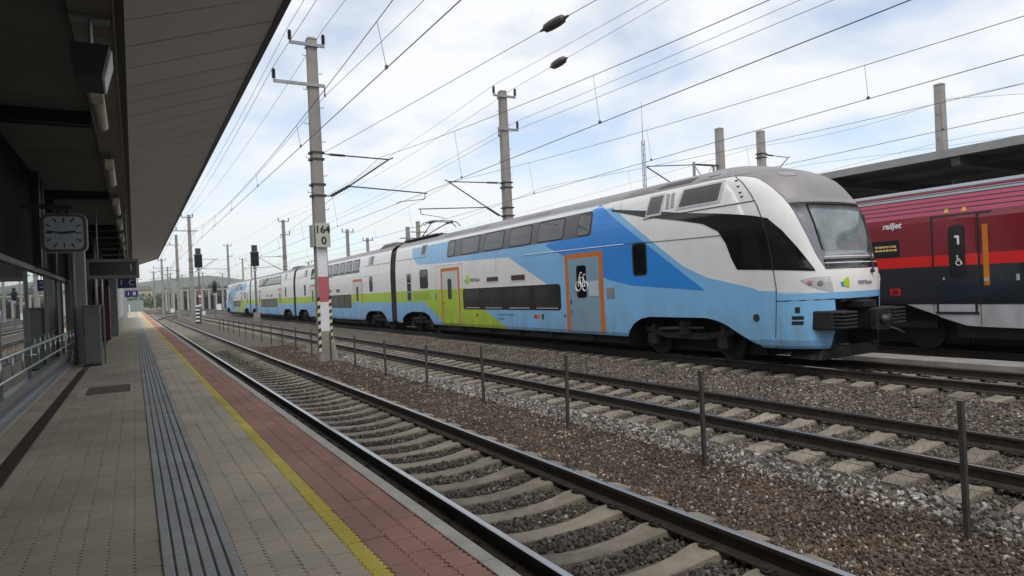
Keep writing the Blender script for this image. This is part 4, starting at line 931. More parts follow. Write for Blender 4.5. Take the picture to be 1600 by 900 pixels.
    # underframe, its low centre box added to darken the space beneath
    b = MB(); b.box(CX-1.18, CX+1.18, min(Yf(14.6),Yf(28.1)), max(Yf(14.6),Yf(28.1)), .26, .9); b.box(CX-.7, CX+.7, min(Yf(14.6),Yf(28.1)), max(Yf(14.6),Yf(28.1)), .12, .3); b.box(CX-1.22, CX+1.22, min(Yf(9.6),Yf(YB)), max(Yf(9.6),Yf(YB)), 1.10, 1.3); b.box(CX-1.0, CX+1.0, min(Yf(9.35),Yf(9.7)), max(Yf(9.35),Yf(9.7)), .40, 1.1)
    part(b, 'underframe', UNDER, train)
    for k, yy in enumerate([16.2, 18.5, 20.6, 23, 25.4]):
        b = MB(); b.bbox(CX-1.26, CX-1.17, min(Yf(yy),Yf(yy+1.6)), max(Yf(yy),Yf(yy+1.6)), .26, .55, .02); part(b, 'equipment_box', UNDER, train)
    for yy in (12.45, 30.3): b = MB(); b.box(CX-.66, CX+.66, Yf(yy)-2.15, Yf(yy)+2.15, .16, 1.10); part(b, 'bogie_shade_box', BLACK, train)  # black block added for the darkness behind the bogie
    bogie(Yf(12.45)); bogie(Yf(30.3))
    return c, d1, d2
cA, dA1, dA2 = end_car()
# lettering and symbols on the front car
TXT = mat('train_lettering', (.09,.10,.12), .5); EMB_L = mat('emblem_lime', (.42,.58,.03), .4); EMB_B = mat('emblem_blue', (.03,.30,.60), .4)
def side_text(body, size, y, z, m, bold=0.0, shear=0.0, car=cA, off=.012, name='lettering', parent=None):
    x = car.P(y, z).x; return part(text_mb(body, size, (x-off, y, z), (0,-1,0), (0,0,1), .004, shear, 'CENTER', bold), name, m, parent or train)
part(strip(cA, [(24.62,2.30),(24.64,2.48),(24.50,2.62)], [(24.34,2.26),(24.30,2.42),(24.34,2.66)], 2, 2, .009), 'emblem', EMB_L, train)
part(strip(cA, [(24.74,2.36),(24.74,2.48)], [(24.62,2.32),(24.62,2.46)], 1, 1, .011), 'emblem', EMB_B, train)
side_text('WESTbahn', .20, 23.82, 2.42, TXT, shear=.2)
for a_, b_, z_ in [(21.95,21.35,1.02),(21.28,20.75,1.02),(21.95,21.5,.86)]: part(rect(cA, a_, b_, z_, z_+.045, 0, .009, 2), 'fine_print', mat('fine_print_dark', (.10,.17,.26), .5), train)
# light print on the lime field of the first door bay
for k in range(5): part(rect(cA, 30.55, 28.3+.12*k, 1.68+.075*k, 1.71+.075*k, 0, .009, 6), 'fine_print', mat('fine_print', (.24,.38,.03), .5), train)
# bicycle pictogram on the door glass
WHP = mat('pictogram_white', (.72,.73,.73), .5)
def ring_pts(y, z, r, n=18): return [(y+r*cos(2*pi*k/n), z+r*sin(2*pi*k/n)) for k in range(n+1)]
bk = MB(); bx_ = CX-1.40-.032
def ln(pts, r=.018): bk.tube([(bx_, y, z) for y, z in pts], r, 5)
ln(ring_pts(16.63, 1.97, .14)); ln(ring_pts(16.28, 1.97, .14))
ln([(16.63,1.97),(16.55,2.28),(16.50,2.40),(16.42,2.38)]); ln([(16.56,2.24),(16.35,2.24),(16.45,1.97),(16.56,2.24)]); ln([(16.28,1.97),(16.36,2.24),(16.33,2.33),(16.24,2.33)]); ln([(16.45,1.97),(16.28,1.97)])
part(bk, 'bicycle_symbol', WHP, dA1)
part(rect(cA, 16.12, 15.64, 1.66, 2.12, .01, .022, 3), 'notice', mat('notice_pale', (.42,.50,.55), .5), dA1)
# nose emblem and lettering
part(strip(cA, [cA.N(.80,1.74),cA.N(.80,1.84),cA.N(.83,1.90)], [cA.N(.86,1.70),cA.N(.87,1.80),cA.N(.87,1.93)], 2, 2, .009), 'emblem', EMB_L, train)
part(strip(cA, [cA.N(.77,1.75),cA.N(.77,1.83)], [cA.N(.80,1.73),cA.N(.80,1.83)], 1, 1, .011), 'emblem', EMB_B, train)
part(text_mb('WESTbahn', .11, (CX+.06, cA.P(*cA.N(1.0,1.80)).y-.008, 1.80), (1,0,0), (0,0,1), .012, .2), 'lettering', mat('nose_lettering', (.25,.26,.28), .5), train)
# ---- middle cars
def arch_at(y): return [(y-2.05,.44),(y-1.95,.66),(y-1.5,.92),(y-1.1,1.05),(y-.8,1.07),(y+.8,1.07),(y+1.1,1.05),(y+1.5,.92),(y+1.95,.66),(y+2.05,.44)]
def mid_car(y0):
    y1 = y0+24.1; A1, A2 = arch_at(y0+2.8), arch_at(y1-2.8)
    c = Car(y0, y1, [A1, A2])
    yc = sorted(set(frange(y1, y1-5.2, .25)+frange(y1-5.2, y0+5.2, .9)+frange(y0+5.2, y0, .25)+[a for a, _ in A1+A2]), reverse=True)
    body(c, yc); roof(c, y1, y0)
    zs = [.50,.62,.75,.9,1.0,1.07,1.2,1.4,1.57]; part(strip(c, [(y1-.01, z) for z in zs], [(y0+.01, z) for z in zs], 1, 100, .0022), 'blue_panel', LBL, train)
    part(strip(c, [(y1-.01,1.57),(y1-.01,1.85),(y1-.01,2.11)], [(y0+.01,1.57),(y0+.01,1.85),(y0+.01,2.11)], 1, 10, .0026), 'lime_stripe', LIME, train)
    m = (y0+y1)/2
    w0 = y0+5.6; w1 = y1-5.6; n = 8; st = (w1-w0)/n
    w = part(rect(c, w1, w0, 3.42, 3.52, .03, .008, 24), 'upper_window_ledge', BAND, train)
    for k in range(n):
        b = w0+k*st; s = part(rect(c, b+st-.10, b+.10, 3.50, 4.25, .10, .010, 4, -.10), 'upper_window', BLACK, train); part(rect(c, b+st-.17, b+.17, 3.56, 4.19, .08, .015, 4, -.10), 'pane', UPG, s)
    w = part(rect(c, w1-.9, w0+1.9, 1.24, 2.10, .10, .008, 20), 'lower_window_band', BAND, train)
    n = 7; st = (w1-w0-2.8)/n
    for k in range(n): b = w0+1.9+k*st; part(rect(c, b+st-.12, b+.12, 1.32, 2.02, .06, .013, 3), 'pane', mat('lower_glass_mid', (.055,.05,.045), .08, var=.4, scale=.9), w)
    for yy in (y0+5.1, y1-7.5+.2):
        d = door(c, yy+1.95, yy, .55, 3.02, DOORW, (yy+1.20, yy+.80, 1.66, 2.56), (1.60, LBL), thick=.10)
        part(rect(c, yy+1.86, yy+.10, 1.60, 2.11, .01, .021, 3), 'lime_leaf', LIME, d)
    for yy in (y0+3.1, y1-3.9):
        w = part(rect(c, yy+.6, yy, 2.20, 3.08, .10, .008, 3), 'side_window', BLACK, train); part(rect(c, yy+.55, yy+.05, 2.25, 3.03, .07, .013, 3), 'pane', GLOSSBLK, w)
    for yy in (y0+3.0, y1-4.3):
        w = part(rect(c, yy+1.0, yy, 3.76, 4.28, .03, .008, 3, -.12), 'roof_window', mat('window_frame_alu', (.45,.46,.47), .4, .3), train); part(rect(c, yy+.5, yy+.08, 3.80, 4.24, .02, .013, 3, -.12), 'pane', GLOSSBLK, w)
    for k in range(2): part(rect(c, m-1+k*2.2, m-1.9+k*2.2, 2.30, 2.50, .01, .009, 2), 'destination_display', mat('led_display', (.035,.018,.012), .3), train)
    tube_on(c, [(y1-.02,3.72),(y1-4.6,3.72)], .008, SEAM, 'seam'); tube_on(c, [(y0+4.6,3.72),(y0+.02,3.72)], .008, SEAM, 'seam'); tube_on(c, [(y1-.02,3.16),(m,3.16),(y0+.02,3.16)], .006, SEAMW, 'seam')
    b = MB(); b.box(CX-1.18, CX+1.18, y0+5, y1-5, .26, .9); b.box(CX-.7, CX+.7, y0+5, y1-5, .12, .3); b.box(CX-1.22, CX+1.22, y0, y1, 1.10, 1.3); part(b, 'underframe', UNDER, train)  # low centre box added to keep the space under the car dark
    for yy in (y0+2.8, y1-2.8): b = MB(); b.box(CX-.66, CX+.66, yy-2.15, yy+2.15, .16, 1.10); part(b, 'bogie_shade_box', BLACK, train)  # black block standing in for shade behind each bogie
    bogie(y0+2.8); bogie(y1-2.8)
    b = MB(); b.add([(CX-.95,y0+.1,4.5),(CX+.95,y0+.1,4.5),(CX+.95,y0+3.6,4.5),(CX-.95,y0+3.6,4.5),(CX-.8,y0+.5,4.86),(CX+.8,y0+.5,4.86),(CX+.8,y0+2.4,4.86),(CX-.8,y0+2.4,4.86)], [(4,5,6,7),(0,1,5,4),(1,2,6,5),(2,3,7,6),(3,0,4,7)]); part(b, 'roof_unit', mat('roof_unit', (.10,.09,.09), .7), train)
    return c
c2 = mid_car(33.9); c3 = mid_car(58.8)
FLIP = 116.8
cD, _, _ = end_car(FLIP)
for ya, yb in [(33.1, 33.9), (58.0, 58.8), (82.9, FLIP-33.1)]:
    b = MB(); n = 7
    for k in range(n):
        a = ya+(yb-ya)*k/n; e = ya+(yb-ya)*(k+1)/n; mi = (a+e)/2
        for (p, q) in ((a, mi), (mi, e)):
            s0, s1 = (0, .07) if p == a else (.07, 0)
            pr = [(-1.36,.55),(-1.36,3.2),(-1.22,4.2),(-.9,4.5),(.9,4.5),(1.22,4.2),(1.36,3.2),(1.36,.55)]
            A = [(CX+x*(1-s0/1.3), p, z-s0*(z > 1)) for x, z in pr]; B = [(CX+x*(1-s1/1.3), q, z-s1*(z > 1)) for x, z in pr]
            b.add(A+B, [(i, (i+1)%8, 8+(i+1)%8, 8+i) for i in range(8)])
    part(b, 'gangway_bellows', mat('gangway_black', (.022,.018,.02), .6), train)
# pantograph on the front car
pg = thing('pantograph', None, None); pg.parent = train; pg['label'] = 'raised pantograph'
PAN = mat('pantograph_dark', (.045,.047,.05), .5, .4)
b = MB(); b.bbox(CX-.9, CX+.9, 28.6, 32.9, 4.70, 4.80, .02); part(b, 'base', UNDER, pg)
for sx in (-.5, .5):
    for yy in (28.9, 31.4): b = MB(); b.tube([(CX+sx,yy,4.75),(CX+sx,yy,4.78),(CX+sx,yy,4.86)], [.07,.05,.04], 8); part(b, 'insulator', INSUL, pg)
b = MB(); b.tube([(CX,30.2,4.84),(CX,32.4,4.98)], .045, 8); part(b, 'lower_arm', PAN, pg)
b = MB(); b.tube([(CX-.06,32.4,4.98),(CX-.45,30.1,5.50)], .026, 6); b.tube([(CX+.06,32.4,4.98),(CX+.45,30.1,5.50)], .026, 6); b.tube([(CX,32.4,4.94),(CX,32.4,5.04)], .07, 8); part(b, 'upper_arm', PAN, pg)
b = MB()
for dy in (-.25, .25): b.tube([(CX-.98,30.1+dy,5.28),(CX-.80,30.1+dy,5.46),(CX-.55,30.1+dy,5.54),(CX+.55,30.1+dy,5.54),(CX+.80,30.1+dy,5.46),(CX+.98,30.1+dy,5.28)], .022, 6)
b.box(CX-.55,CX-.42,29.8,30.4,5.44,5.51); b.box(CX+.42,CX+.55,29.8,30.4,5.44,5.51); part(b, 'collector_head', PAN, pg)

# ================================================================== DARK RED COACH
RX = T4
DRED = mat('coach_dark_red', (.19,.012,.022), .22, var=.06, scale=.5, coat=.5)
SHEEN_RED = mat('coach_red_sheen', (.34,.035,.085), .22, var=.06, scale=.5, coat=.5)  # dark red made paler: reflection on the slanted upper side put into the colour
SRED = mat('coach_stripe_red', (.60,.012,.010), .25, var=.05, coat=.4)
ANTH = mat('coach_anthracite', (.014,.018,.024), .25, var=.03, coat=.3)
RGREY = mat('coach_roof_grey', (.21,.23,.26), .45, .2, var=.08)
SKRT = mat('coach_skirt', (.40,.42,.44), .4, grime=.8, bump=.10, bscale=1.3, var=.1, scale=2)
coach = thing('red_coach', 'dark red and anthracite passenger coach standing at far platform', 'coach', None, (RX, 4, 0))
prof = [(-1.40,1.16),(-1.41,1.3),(-1.41,3.15),(-1.385,3.32),(-1.24,3.76),(-1.08,3.92),(-.7,4.04),(0,4.09)]
prof = prof+[(-x, z) for x, z in reversed(prof[:-1])]
RY0, RY1 = -14.0, 11.6
b = MB(); b.extrude([(RX+x, z) for x, z in prof], RY0, RY1); part(b, 'car_body', DRED, coach)
def rs(z):      # side x at height z
    return RX+lin([(z_, x) for x, z_ in prof[:8]], z)
def panel(name, m, ya, yb, z0, z1, off, parent=coach, n=1, thick=.01):
    b = MB(); n = max(n, int((z1-z0)/.07))
    for k in range(n):
        a, e = z0+(z1-z0)*k/n, z0+(z1-z0)*(k+1)/n
        xa, xe = rs(a)-off, rs(e)-off
        b.add([(xa,ya,a),(xa,yb,a),(xe,yb,e),(xe,ya,e),(xa+thick,ya,a),(xa+thick,yb,a),(xe+thick,yb,e),(xe+thick,ya,e)], [(0,1,2,3),(4,7,6,5),(0,4,5,1),(1,5,6,2),(2,6,7,3),(3,7,4,0)])
    return part(b, name, m, parent)
panel('anthracite_panel', ANTH, RY1, RY0, 1.162, 2.07, .003)
panel('red_stripe', SRED, RY1, RY0, 2.07, 2.33, .004)
panel('upper_sheen_panel', SHEEN_RED, RY1, RY0, 3.30, 3.755, .004)
panel('roof_side', RGREY, RY1, RY0, 3.76, 4.03, .004, n=2)
b = MB(); b.extrude([(RX-1.05,3.94),(RX-.7,4.055),(RX,4.105),(RX+.7,4.055),(RX+1.05,3.94)], RY0+.02, RY1-.02); part(b, 'roof', RGREY, coach)
for z, m in [(3.42,SEAM),(3.53,SEAM),(3.64,SEAM),(3.75,SEAM),(3.83,SEAM),(3.89,SEAM),(3.95,SEAM)]:
    b = MB(); b.tube([(rs(z)-.006,RY1,z),(rs(z)-.006,RY0,z)], .010, 5); part(b, 'roof_rib', m, coach)
# skirt, cut up towards the bogie
b = MB(); x = RX-1.395
for (pts) in [[(9.25,1.158),(8.62,1.158),(8.62,.95),(8.55,.90),(8.45,.86)], [(8.60,1.158),(7.60,1.158),(7.60,.64),(7.9,.66),(8.45,.84),(8.60,.93)], [(7.58,1.158),(6.6,1.158),(6.6,.62),(7.58,.64)], [(6.58,1.158),(RY0+1,1.158),(RY0+1,.62),(6.58,.62)]]:
    b = MB(); n = len(pts); b.add([(x,y,z) for y,z in pts]+[(x+.05,y,z) for y,z in pts], [tuple(range(n)), tuple(range(2*n-1,n-1,-1))]+[(i,n+i,n+(i+1)%n,(i+1)%n) for i in range(n)]); part(b, 'skirt_panel', SKRT, coach)
b = MB(); b.box(RX-1.2, RX+1.2, RY0+.5, 8.2, .35, 1.16); b.box(RX-.66, RX+.66, 8.2, RY1-.2, .14, 1.16); b.box(RX-.6, RX+.6, RY0+.5, 8.2, .14, .36); part(b, 'underframe', BLACK, coach)  # black blocks added at bogie and centre to keep the underside dark
for yw in (9.1, 11.0):
    for sx in (-1, 1):
        b = MB(); b.tube([(RX+sx*.70,yw,.44),(RX+sx*.84,yw,.44)], .45, 22); part(b, 'wheel', BLACK, coach)
b = MB(); b.bbox(RX-1.08, RX-.92, 8.7, 11.5, .55, .72, .02); part(b, 'bogie_frame', UNDER, coach)
# door
d = panel('door', DRED, 8.55, 7.63, 1.17, 3.24, .010); d['label'] = 'wheelchair door of the coach'
panel('door_stripe', SRED, 8.56, 7.60, 2.07, 2.33, .013, d); panel('door_lower', ANTH, 8.56, 7.60, 1.18, 2.068, .013, d)
for a in (8.59, 7.60): panel('door_seal', BLACK, a, a-.045, 1.17, 3.27, .014, d)
panel('door_seal', BLACK, 8.6, 7.3, 3.24, 3.275, .015, d)
b = MB(); plr = rr(.175, .62, .13); n = len(plr)
b.add([(RX-1.41-.022, 8.03+p, 2.40+q) for p, q in plr]+[(RX-1.41-.005, 8.03+p, 2.40+q) for p, q in plr], [tuple(range(n))]+[(i,n+i,n+(i+1)%n,(i+1)%n) for i in range(n)]); dw = part(b, 'door_window', GLOSSBLK, d)
b = MB(); b.box(RX-1.41-.030, RX-1.41-.024, 7.965, 8.01, 2.56, 2.77); b.box(RX-1.41-.030, RX-1.41-.024, 8.01, 8.065, 2.72, 2.77); part(b, 'class_numeral', WHP, d)
b = MB(); xx = RX-1.41-.030
def wl(pts, r=.012): b.tube([(xx, 7.98+(y-7.98)*.68, 2.17+(z-2.08)*.68) for y, z in pts], r*.75, 5)
wl([(8.00+.085*cos(a)*1, 2.02+.085*sin(a)) for a in [pi*.75+2*pi*.78*k/14 for k in range(15)]]); wl([(8.04,2.20),(8.03,2.09),(7.95,2.08),(7.91,1.97),(7.88,1.98)], .015); wl([(8.03,2.15),(7.95,2.14)]); b.tube([(xx,8.02,2.285),(xx-.004,8.02,2.285)], .02, 10); part(b, 'wheelchair_symbol', WHP, d)
h = panel('grab_strip', mat('strip_orange', (.50,.17,.015), .4), 7.49, 7.38, 1.59, 2.98, .014)
b = MB(); b.tube([(RX-1.43,7.435,1.72),(RX-1.445,7.435,1.72)], .05, 14); part(b, 'door_button', mat('button_grey', (.35,.37,.33), .4), h)
panel('step_panel', SKRT, 8.5, 7.68, .98, 1.15, .012); panel('step_frame', BLACK, 8.56, 7.62, .925, .975, .012)
for a in (8.53, 7.70): panel('step_frame', BLACK, a, a-.05, .93, 1.158, .013)
part(text_mb('railjet', .205, (RX-1.41-.010, 9.53, 3.14), (0,-1,0), (0,0,1), .004, .25, 'CENTER', .006), 'lettering', WHP, coach)
w = panel('destination_window', GLOSSBLK, 10.05, 9.36, 2.36, 2.78, .008)
for r_ in range(2):
    q = 9.98
    while q > 9.50:
        lw = random.uniform(.03,.09); panel('led_text', mat('led_amber', (.5,.36,.14), .5, emit=(1,.62,.2,.08)), q, q-lw, 2.60-.09*r_, 2.65-.09*r_, .012, w); q -= lw+.02
w = panel('socket_box', SRED, 9.63, 9.38, 1.38, 1.55, .012); panel('socket', mat('socket_dark', (.10,.01,.01), .5), 9.58, 9.43, 1.41, 1.52, .016, w)
for yy in (8.24, 7.86):
    b = MB(); x = rs(3.36)-.02; b.add([(x,yy+.06,3.33),(x,yy-.06,3.33),(x+.02,yy-.03,3.42),(x+.02,yy+.09-.06,3.42)], [(0,1,2,3)]); b.add([(x+.03,yy+.06,3.33),(x+.03,yy-.06,3.33),(x+.03,yy,3.42)], [(0,1,2)]); part(b, 'warning_triangle', mat('triangle_yellow', (.6,.42,.06), .4), coach)
panel('plate', SKRT, 6.86, 6.80, 1.68, 1.82, .010); panel('latch', SKRT, 8.36, 8.32, 1.74, 1.80, .014)

# ================================================================== FAR PLATFORM AND ITS CANOPY (right)
b = MB(); b.box(19.9, 31, -30, 72, -.45, .55); fp = struct(b.build('far_platform', CONC), 'raised platform behind the red coach', 'platform')
t = thing('far_canopy', 'grey flat canopy roof over the platform behind the red coach', 'canopy', None, (24, 0, .55))
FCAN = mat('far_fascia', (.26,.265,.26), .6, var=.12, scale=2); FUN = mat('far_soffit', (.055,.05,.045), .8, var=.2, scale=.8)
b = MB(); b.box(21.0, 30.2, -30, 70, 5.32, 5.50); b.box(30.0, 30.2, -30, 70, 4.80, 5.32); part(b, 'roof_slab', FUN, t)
b = MB(); b.box(20.93, 20.997, -30, 70, 5.29, 5.53); part(b, 'fascia', FCAN, t)
for yy in (-6, -2, 2, 6, 10, 14, 18, 22, 26):
    b = MB(); b.box(21.0, 29.4, yy-.12, yy+.12, 5.02, 5.318); part(b, 'beam', FUN, t)
for xx_ in (22.4, 25.2, 28):
    b = MB(); b.box(xx_-.05, xx_+.05, -30, 69.9, 5.16, 5.316); part(b, 'purlin', mat('purlin_grey', (.09,.085,.075), .7), t)
for yy in (-4, 4, 12, 20, 28):
    b = MB(); b.tube([(25.2,yy,.55),(25.2,yy,5.1)], .14, 10); part(b, 'column', GALV, t)
b = MB(); b.tube([(22.9,2,5.0),(22.9,9,5.0)], .04, 8); part(b, 'cable_duct', mat('purlin_grey', (.09,.085,.075), .7), t)

# ================================================================== FENCE
POST = mat('fence_post', (.075,.075,.07), .6, .5, var=.2, scale=6)
t = thing('wire_fence', 'low chain-link fence on steel posts between the first and second track', 'fence', None, (6.05, 3, -.3))
y = 2.92; k = 0
while y < 62:
    b = MB(); h = .87 if y < 12 else .72; lx, ly = random.gauss(0,.012), random.gauss(0,.012)
    b.add([(6.05-.024,y-.02,-.4),(6.05+.024,y-.02,-.4),(6.05+.024,y+.02,-.4),(6.05-.024,y+.02,-.4),(6.05-.024+lx,y-.02+ly,h),(6.05+.024+lx,y-.02+ly,h),(6.05+.024+lx,y+.02+ly,h),(6.05-.024+lx,y+.02+ly,h)], [(0,3,2,1),(4,5,6,7),(0,1,5,4),(1,2,6,5),(2,3,7,6),(3,0,4,7)])
    part(b, 'fence_post', POST, t); y += 2.96
b = MB()
for z in (.12, .62): b.tube([(6.07, 1.5, z), (6.07, 62, z-.02)], .0025, 4)
yy = 1.6
while yy < 34:
    for s in (-1, 1): b.tube([(6.07+s*.0015, yy, -.22), (6.07+s*.0015, yy+s*.40, .62)], .0010, 3, cap=False)
    yy += .085
o = part(b, 'wire_mesh', mat('mesh_wire', (.035,.035,.033), .6, .3), t); o['kind'] = 'stuff'

# ================================================================== MASTS
MASTC = mat('mast_concrete', (.25,.235,.215), .9, var=.2, scale=1.2, bump=.3, bscale=40, detail=8)
WPAINT = mat('white_paint', (.66,.67,.68), .6, var=.08, scale=6); RPAINT = mat('red_paint', (.42,.10,.12), .6, var=.1, scale=6)
def insulator(p, h, r, parent, m=INSUL):
    b = MB(); pts = []; rs_ = []
    n = 6
    for k in range(n):
        z = p[2]+h*k/n; pts += [(p[0],p[1],z),(p[0],p[1],z+h/n*.6)]; rs_ += [r, r*.62]
    pts.append((p[0],p[1],p[2]+h)); rs_.append(r*.5)
    b.tube(pts, rs_, 8); return part(b, 'insulator', m, parent)
def rod_insulator(mb, a, b_, r):
    a, b_ = Vector(a), Vector(b_); n = 7; pts = []; rr_ = []
    for k in range(n): pts += [a+(b_-a)*(k/n), a+(b_-a)*((k+.55)/n)]; rr_ += [r, r*.55]
    pts.append(b_); rr_.append(r); mb.tube(pts, rr_, 8)
def mast(name, label, x, y, z0, top, w0, w1, steps=True, group='overhead line masts', arms=(), cant=None, m=MASTC, cat='mast'):
    t = thing(name, label, cat, group, (x, y, z0))
    b = MB(); b.taper((x,y,z0-.3), w0, w0, (x,y,top), w1, w1, .18); b.taper((x,y,top), w1*1.12, w1*1.12, (x,y,top+.07), w1*.9, w1*.9, .18); part(b, 'pole', m, t)
    if steps:
        z = z0+3.0; k = 0
        while z < top-.4:
            wd = (w0+(w1-w0)*(z-z0)/(top-z0))/2; b = MB(); s = -1 if k % 2 else 1
            b.tube([(x+s*wd,y,z),(x+s*(wd+.15),y,z),(x+s*(wd+.17),y,z+.06)], .011, 4); part(b, 'step_iron', DARKST, t); z += .62; k += 1
    for (xa, xb, z, ins, hang) in arms:
        b = MB(); b.box(x+xa, x+xb, y-w1/2-.07, y-w1/2-.005, z, z+.11); b.box(x-w1*.62, x+w1*.62, y-w1*.62, y+w1*.62, z+.02, z+.09); a = part(b, 'crossarm', GALV, t)
        for ix in ins:
            i = insulator((x+ix, y-w1/2-.04, z+.15), .34, .075, a)
            b = MB(); b.tube([(x+ix,y-w1/2-.04,z+.1),(x+ix,y-w1/2-.04,z+.17)], .02, 6); part(b, 'pin', GALV, a)
        if hang is not None:
            b = MB(); b.tube([(x+hang,y-w1/2-.04,z),(x+hang,y-w1/2-.04,z-.25)], .02, 6); b.tube([(x+hang,y-w1/2-.04,z-.25),(x+hang,y-w1/2-.04,z-.33)], .035, 6); part(b, 'hanger', DARKST, a)
    if cant: cantilever(t, x, y, *cant, w0, w1, z0, top)
    return t
def cantilever(t, x, y, s, reach, zt, zb, regx, w0, w1, z0, top):
    """hinged cantilever: top tube, diagonal strut, registration arm and steady arm; s is the side, reach to the wire"""
    wd = lambda z: (w0+(w1-w0)*(z-z0)/(top-z0))/2
    c = MB(); a = (x+s*wd(zt), y, zt); tip = (x+s*reach, y, zt-.05)
    c.tube([(x+s*wd(zt),y,zt+.02),(x+s*(wd(zt)+.30),y,zt)], .022, 6); c.tube([(x+s*(wd(zt)+.85),y,zt-.01), tip, (x+s*(reach+.18),y,zt+.03)], .026, 8)
    base = Vector((x+s*(wd(zb)+.28), y, zb)); knee = Vector((x+s*(wd(zb)+.95), y, zb+.38))
    c.tube([(x+s*wd(zb),y,zb-.02), base], .024, 6); c.tube([knee, tip], .030, 8)
    ro = MB(); rod_insulator(ro, (x+s*(wd(zt)+.30),y,zt), (x+s*(wd(zt)+.85),y,zt-.01), .06); rod_insulator(ro, base, knee, .07)
    reg = (x+s*regx, y, zb+.22); c.tube([knee, reg], .024, 8)
    c.tube([(reg[0]-s*.10,y,reg[2]),(reg[0]-s*.10,y,reg[2]-.20),(reg[0]-s*.20,y,reg[2]-.27)], .018, 6); c.tube([(reg[0]-s*.18,y,reg[2]-.24),(reg[0]-s*1.15,y,reg[2]-.36),(reg[0]-s*1.30,y,reg[2]-.44)], .013, 6)
    for z in (zt+.02, zt-.22, zb+.38, zb-.02): c.box(x-wd(z)-.06, x+wd(z)+.06, y-wd(z)-.02, y+wd(z)+.02, z-.035, z+.035)
    o = part(c, 'cantilever', DARKST, t); part(ro, 'insulator', INSUL, o); return o
mm = mast('concrete_mast', 'tall near concrete mast with number board, red and white bands', 5.93, 24.0, -.30, 11.35, .46, .33,
     arms=[(-.82,.42,11.05,(-.80,.38),None), (-1.42,.38,9.60,(-1.40,),.36)], cant=(1, 2.75, 7.22, 5.70, 4.28))
def mw(z): return (.46+(.33-.46)*(z+.3)/11.65)/2
def band(z0, z1, m, name, off=.004):
    b = MB(); a, e = mw(z0)+off, mw(z1)+off
    b.add([(5.93-a*.82,24-a,z0),(5.93+a*.82,24-a,z0),(5.93+e*.82,24-e,z1),(5.93-e*.82,24-e,z1),(5.93-a*.82,24-a+.012,z0),(5.93+a*.82,24-a+.012,z0),(5.93+e*.82,24-e+.012,z1),(5.93-e*.82,24-e+.012,z1)], [(0,1,2,3),(7,6,5,4),(0,4,5,1),(1,5,6,2),(2,6,7,3),(3,7,4,0)])
    return part(b, name, m, mm)
band(2.74, 3.80, WPAINT, 'white_band'); band(1.82, 2.74, RPAINT, 'red_band'); band(.77, 1.82, WPAINT, 'white_band')
YW = mat('hazard_pale', (.62,.58,.36), .6)
for sx in (-1, 1):
    for k in range(14):
        z = .02+k*.14 if sx < 0 else .30+k*.12
        if z > 2.0: continue
        b = MB(); a = mw(z)+.012; x0_ = 5.93+sx*(a-.03); b.add([(x0_-.045,24-a,z),(x0_+.045,24-a,z+.04),(x0_+.045,24-a,z+.18),(x0_-.045,24-a,z+.14),(x0_-.045,24-a+.02,z),(x0_+.045,24-a+.02,z+.04),(x0_+.045,24-a+.02,z+.18),(x0_-.045,24-a+.02,z+.14)], [(0,1,2,3),(7,6,5,4),(0,4,5,1),(1,5,6,2),(2,6,7,3),(3,7,4,0)]); part(b, 'hazard_stripe', BLACK if k % 2 else YW, mm)
b = MB(); b.add([(6.10,23.75,-.32),(6.36,23.80,-.32),(6.16,23.80,.95),(6.10,23.75,.95),(6.10,23.80,-.32),(6.36,23.86,-.32),(6.16,23.86,.95),(6.10,23.80,.95)], [(0,1,2,3),(7,6,5,4),(0,4,5,1),(1,5,6,2),(2,6,7,3),(3,7,4,0)]); part(b, 'side_plate', CONC_L, mm)
b = MB(); b.bbox(5.70, 6.22, 23.66, 23.70, 3.79, 4.66, .006); kb = part(b, 'number_board', mat('board_pale', (.42,.43,.36), .6, var=.06), mm)
b = MB(); b.bbox(5.60, 5.68, 23.74, 24.15, 3.82, 4.60, .006); part(b, 'side_board', mat('board_side', (.30,.30,.25), .6), mm)
part(text_mb('164', .36, (5.955, 23.652, 4.42), (1,0,0), (0,0,1), .004, 0, 'CENTER', .010), 'numerals', mat('numeral_black', (.02,.02,.02), .6), kb)
part(text_mb('0', .38, (5.985, 23.652, 4.02), (1,0,0), (0,0,1), .004, 0, 'CENTER', .010), 'numerals', mat('numeral_black', (.02,.02,.02), .6), kb)
A2 = [(-.62,.62,11.42,(-.60,.60),None), (-.45,.70,9.80,(.66,),-.42)]
mast('concrete_mast', 'tall concrete mast rising behind the middle of the train roof', 16.15, 28.0, -.3, 11.72, .48, .34, arms=A2, cant=(-1, 3.15, 7.22, 5.62, 4.7))
mast('concrete_mast', 'mid-distance concrete mast above the rear cars of the train', 16.15, 83.0, -.3, 11.6, .48, .34, arms=A2, cant=(-1, 3.15, 7.22, 5.62, 4.7))
mast('concrete_mast', 'distant mast behind the left signal with arms to both sides', 6.0, 86.0, -.3, 12.4, .48, .34, arms=[(-.82,.42,12.1,(-.80,.38),None), (-1.9,.9,10.5,(-1.4,),.36)], cant=(1, 2.75, 7.22, 5.70, 4.28))
mast('concrete_mast', 'distant mast left of the left signal carrying a leftward arm', 6.0, 113.0, -.3, 12.6, .5, .36, arms=[(-1.6,.5,11.0,(-.9,),None)], cant=(-1, 2.6, 7.2, 5.7, 3.7))
mast('concrete_mast', 'thin far mast near the canopy corner on the left', 5.2, 152, -.3, 11.4, .48, .34, arms=[(-.8,.8,11,(-.7,.7),None), (-1.6,.4,9.4,(-1.5,),None)])
mast('concrete_mast', 'lower far mast standing below the canopy corner', 4.6, 190, -.3, 10.6, .48, .34, arms=[(-.8,.8,10.2,(-.7,.7),None)])
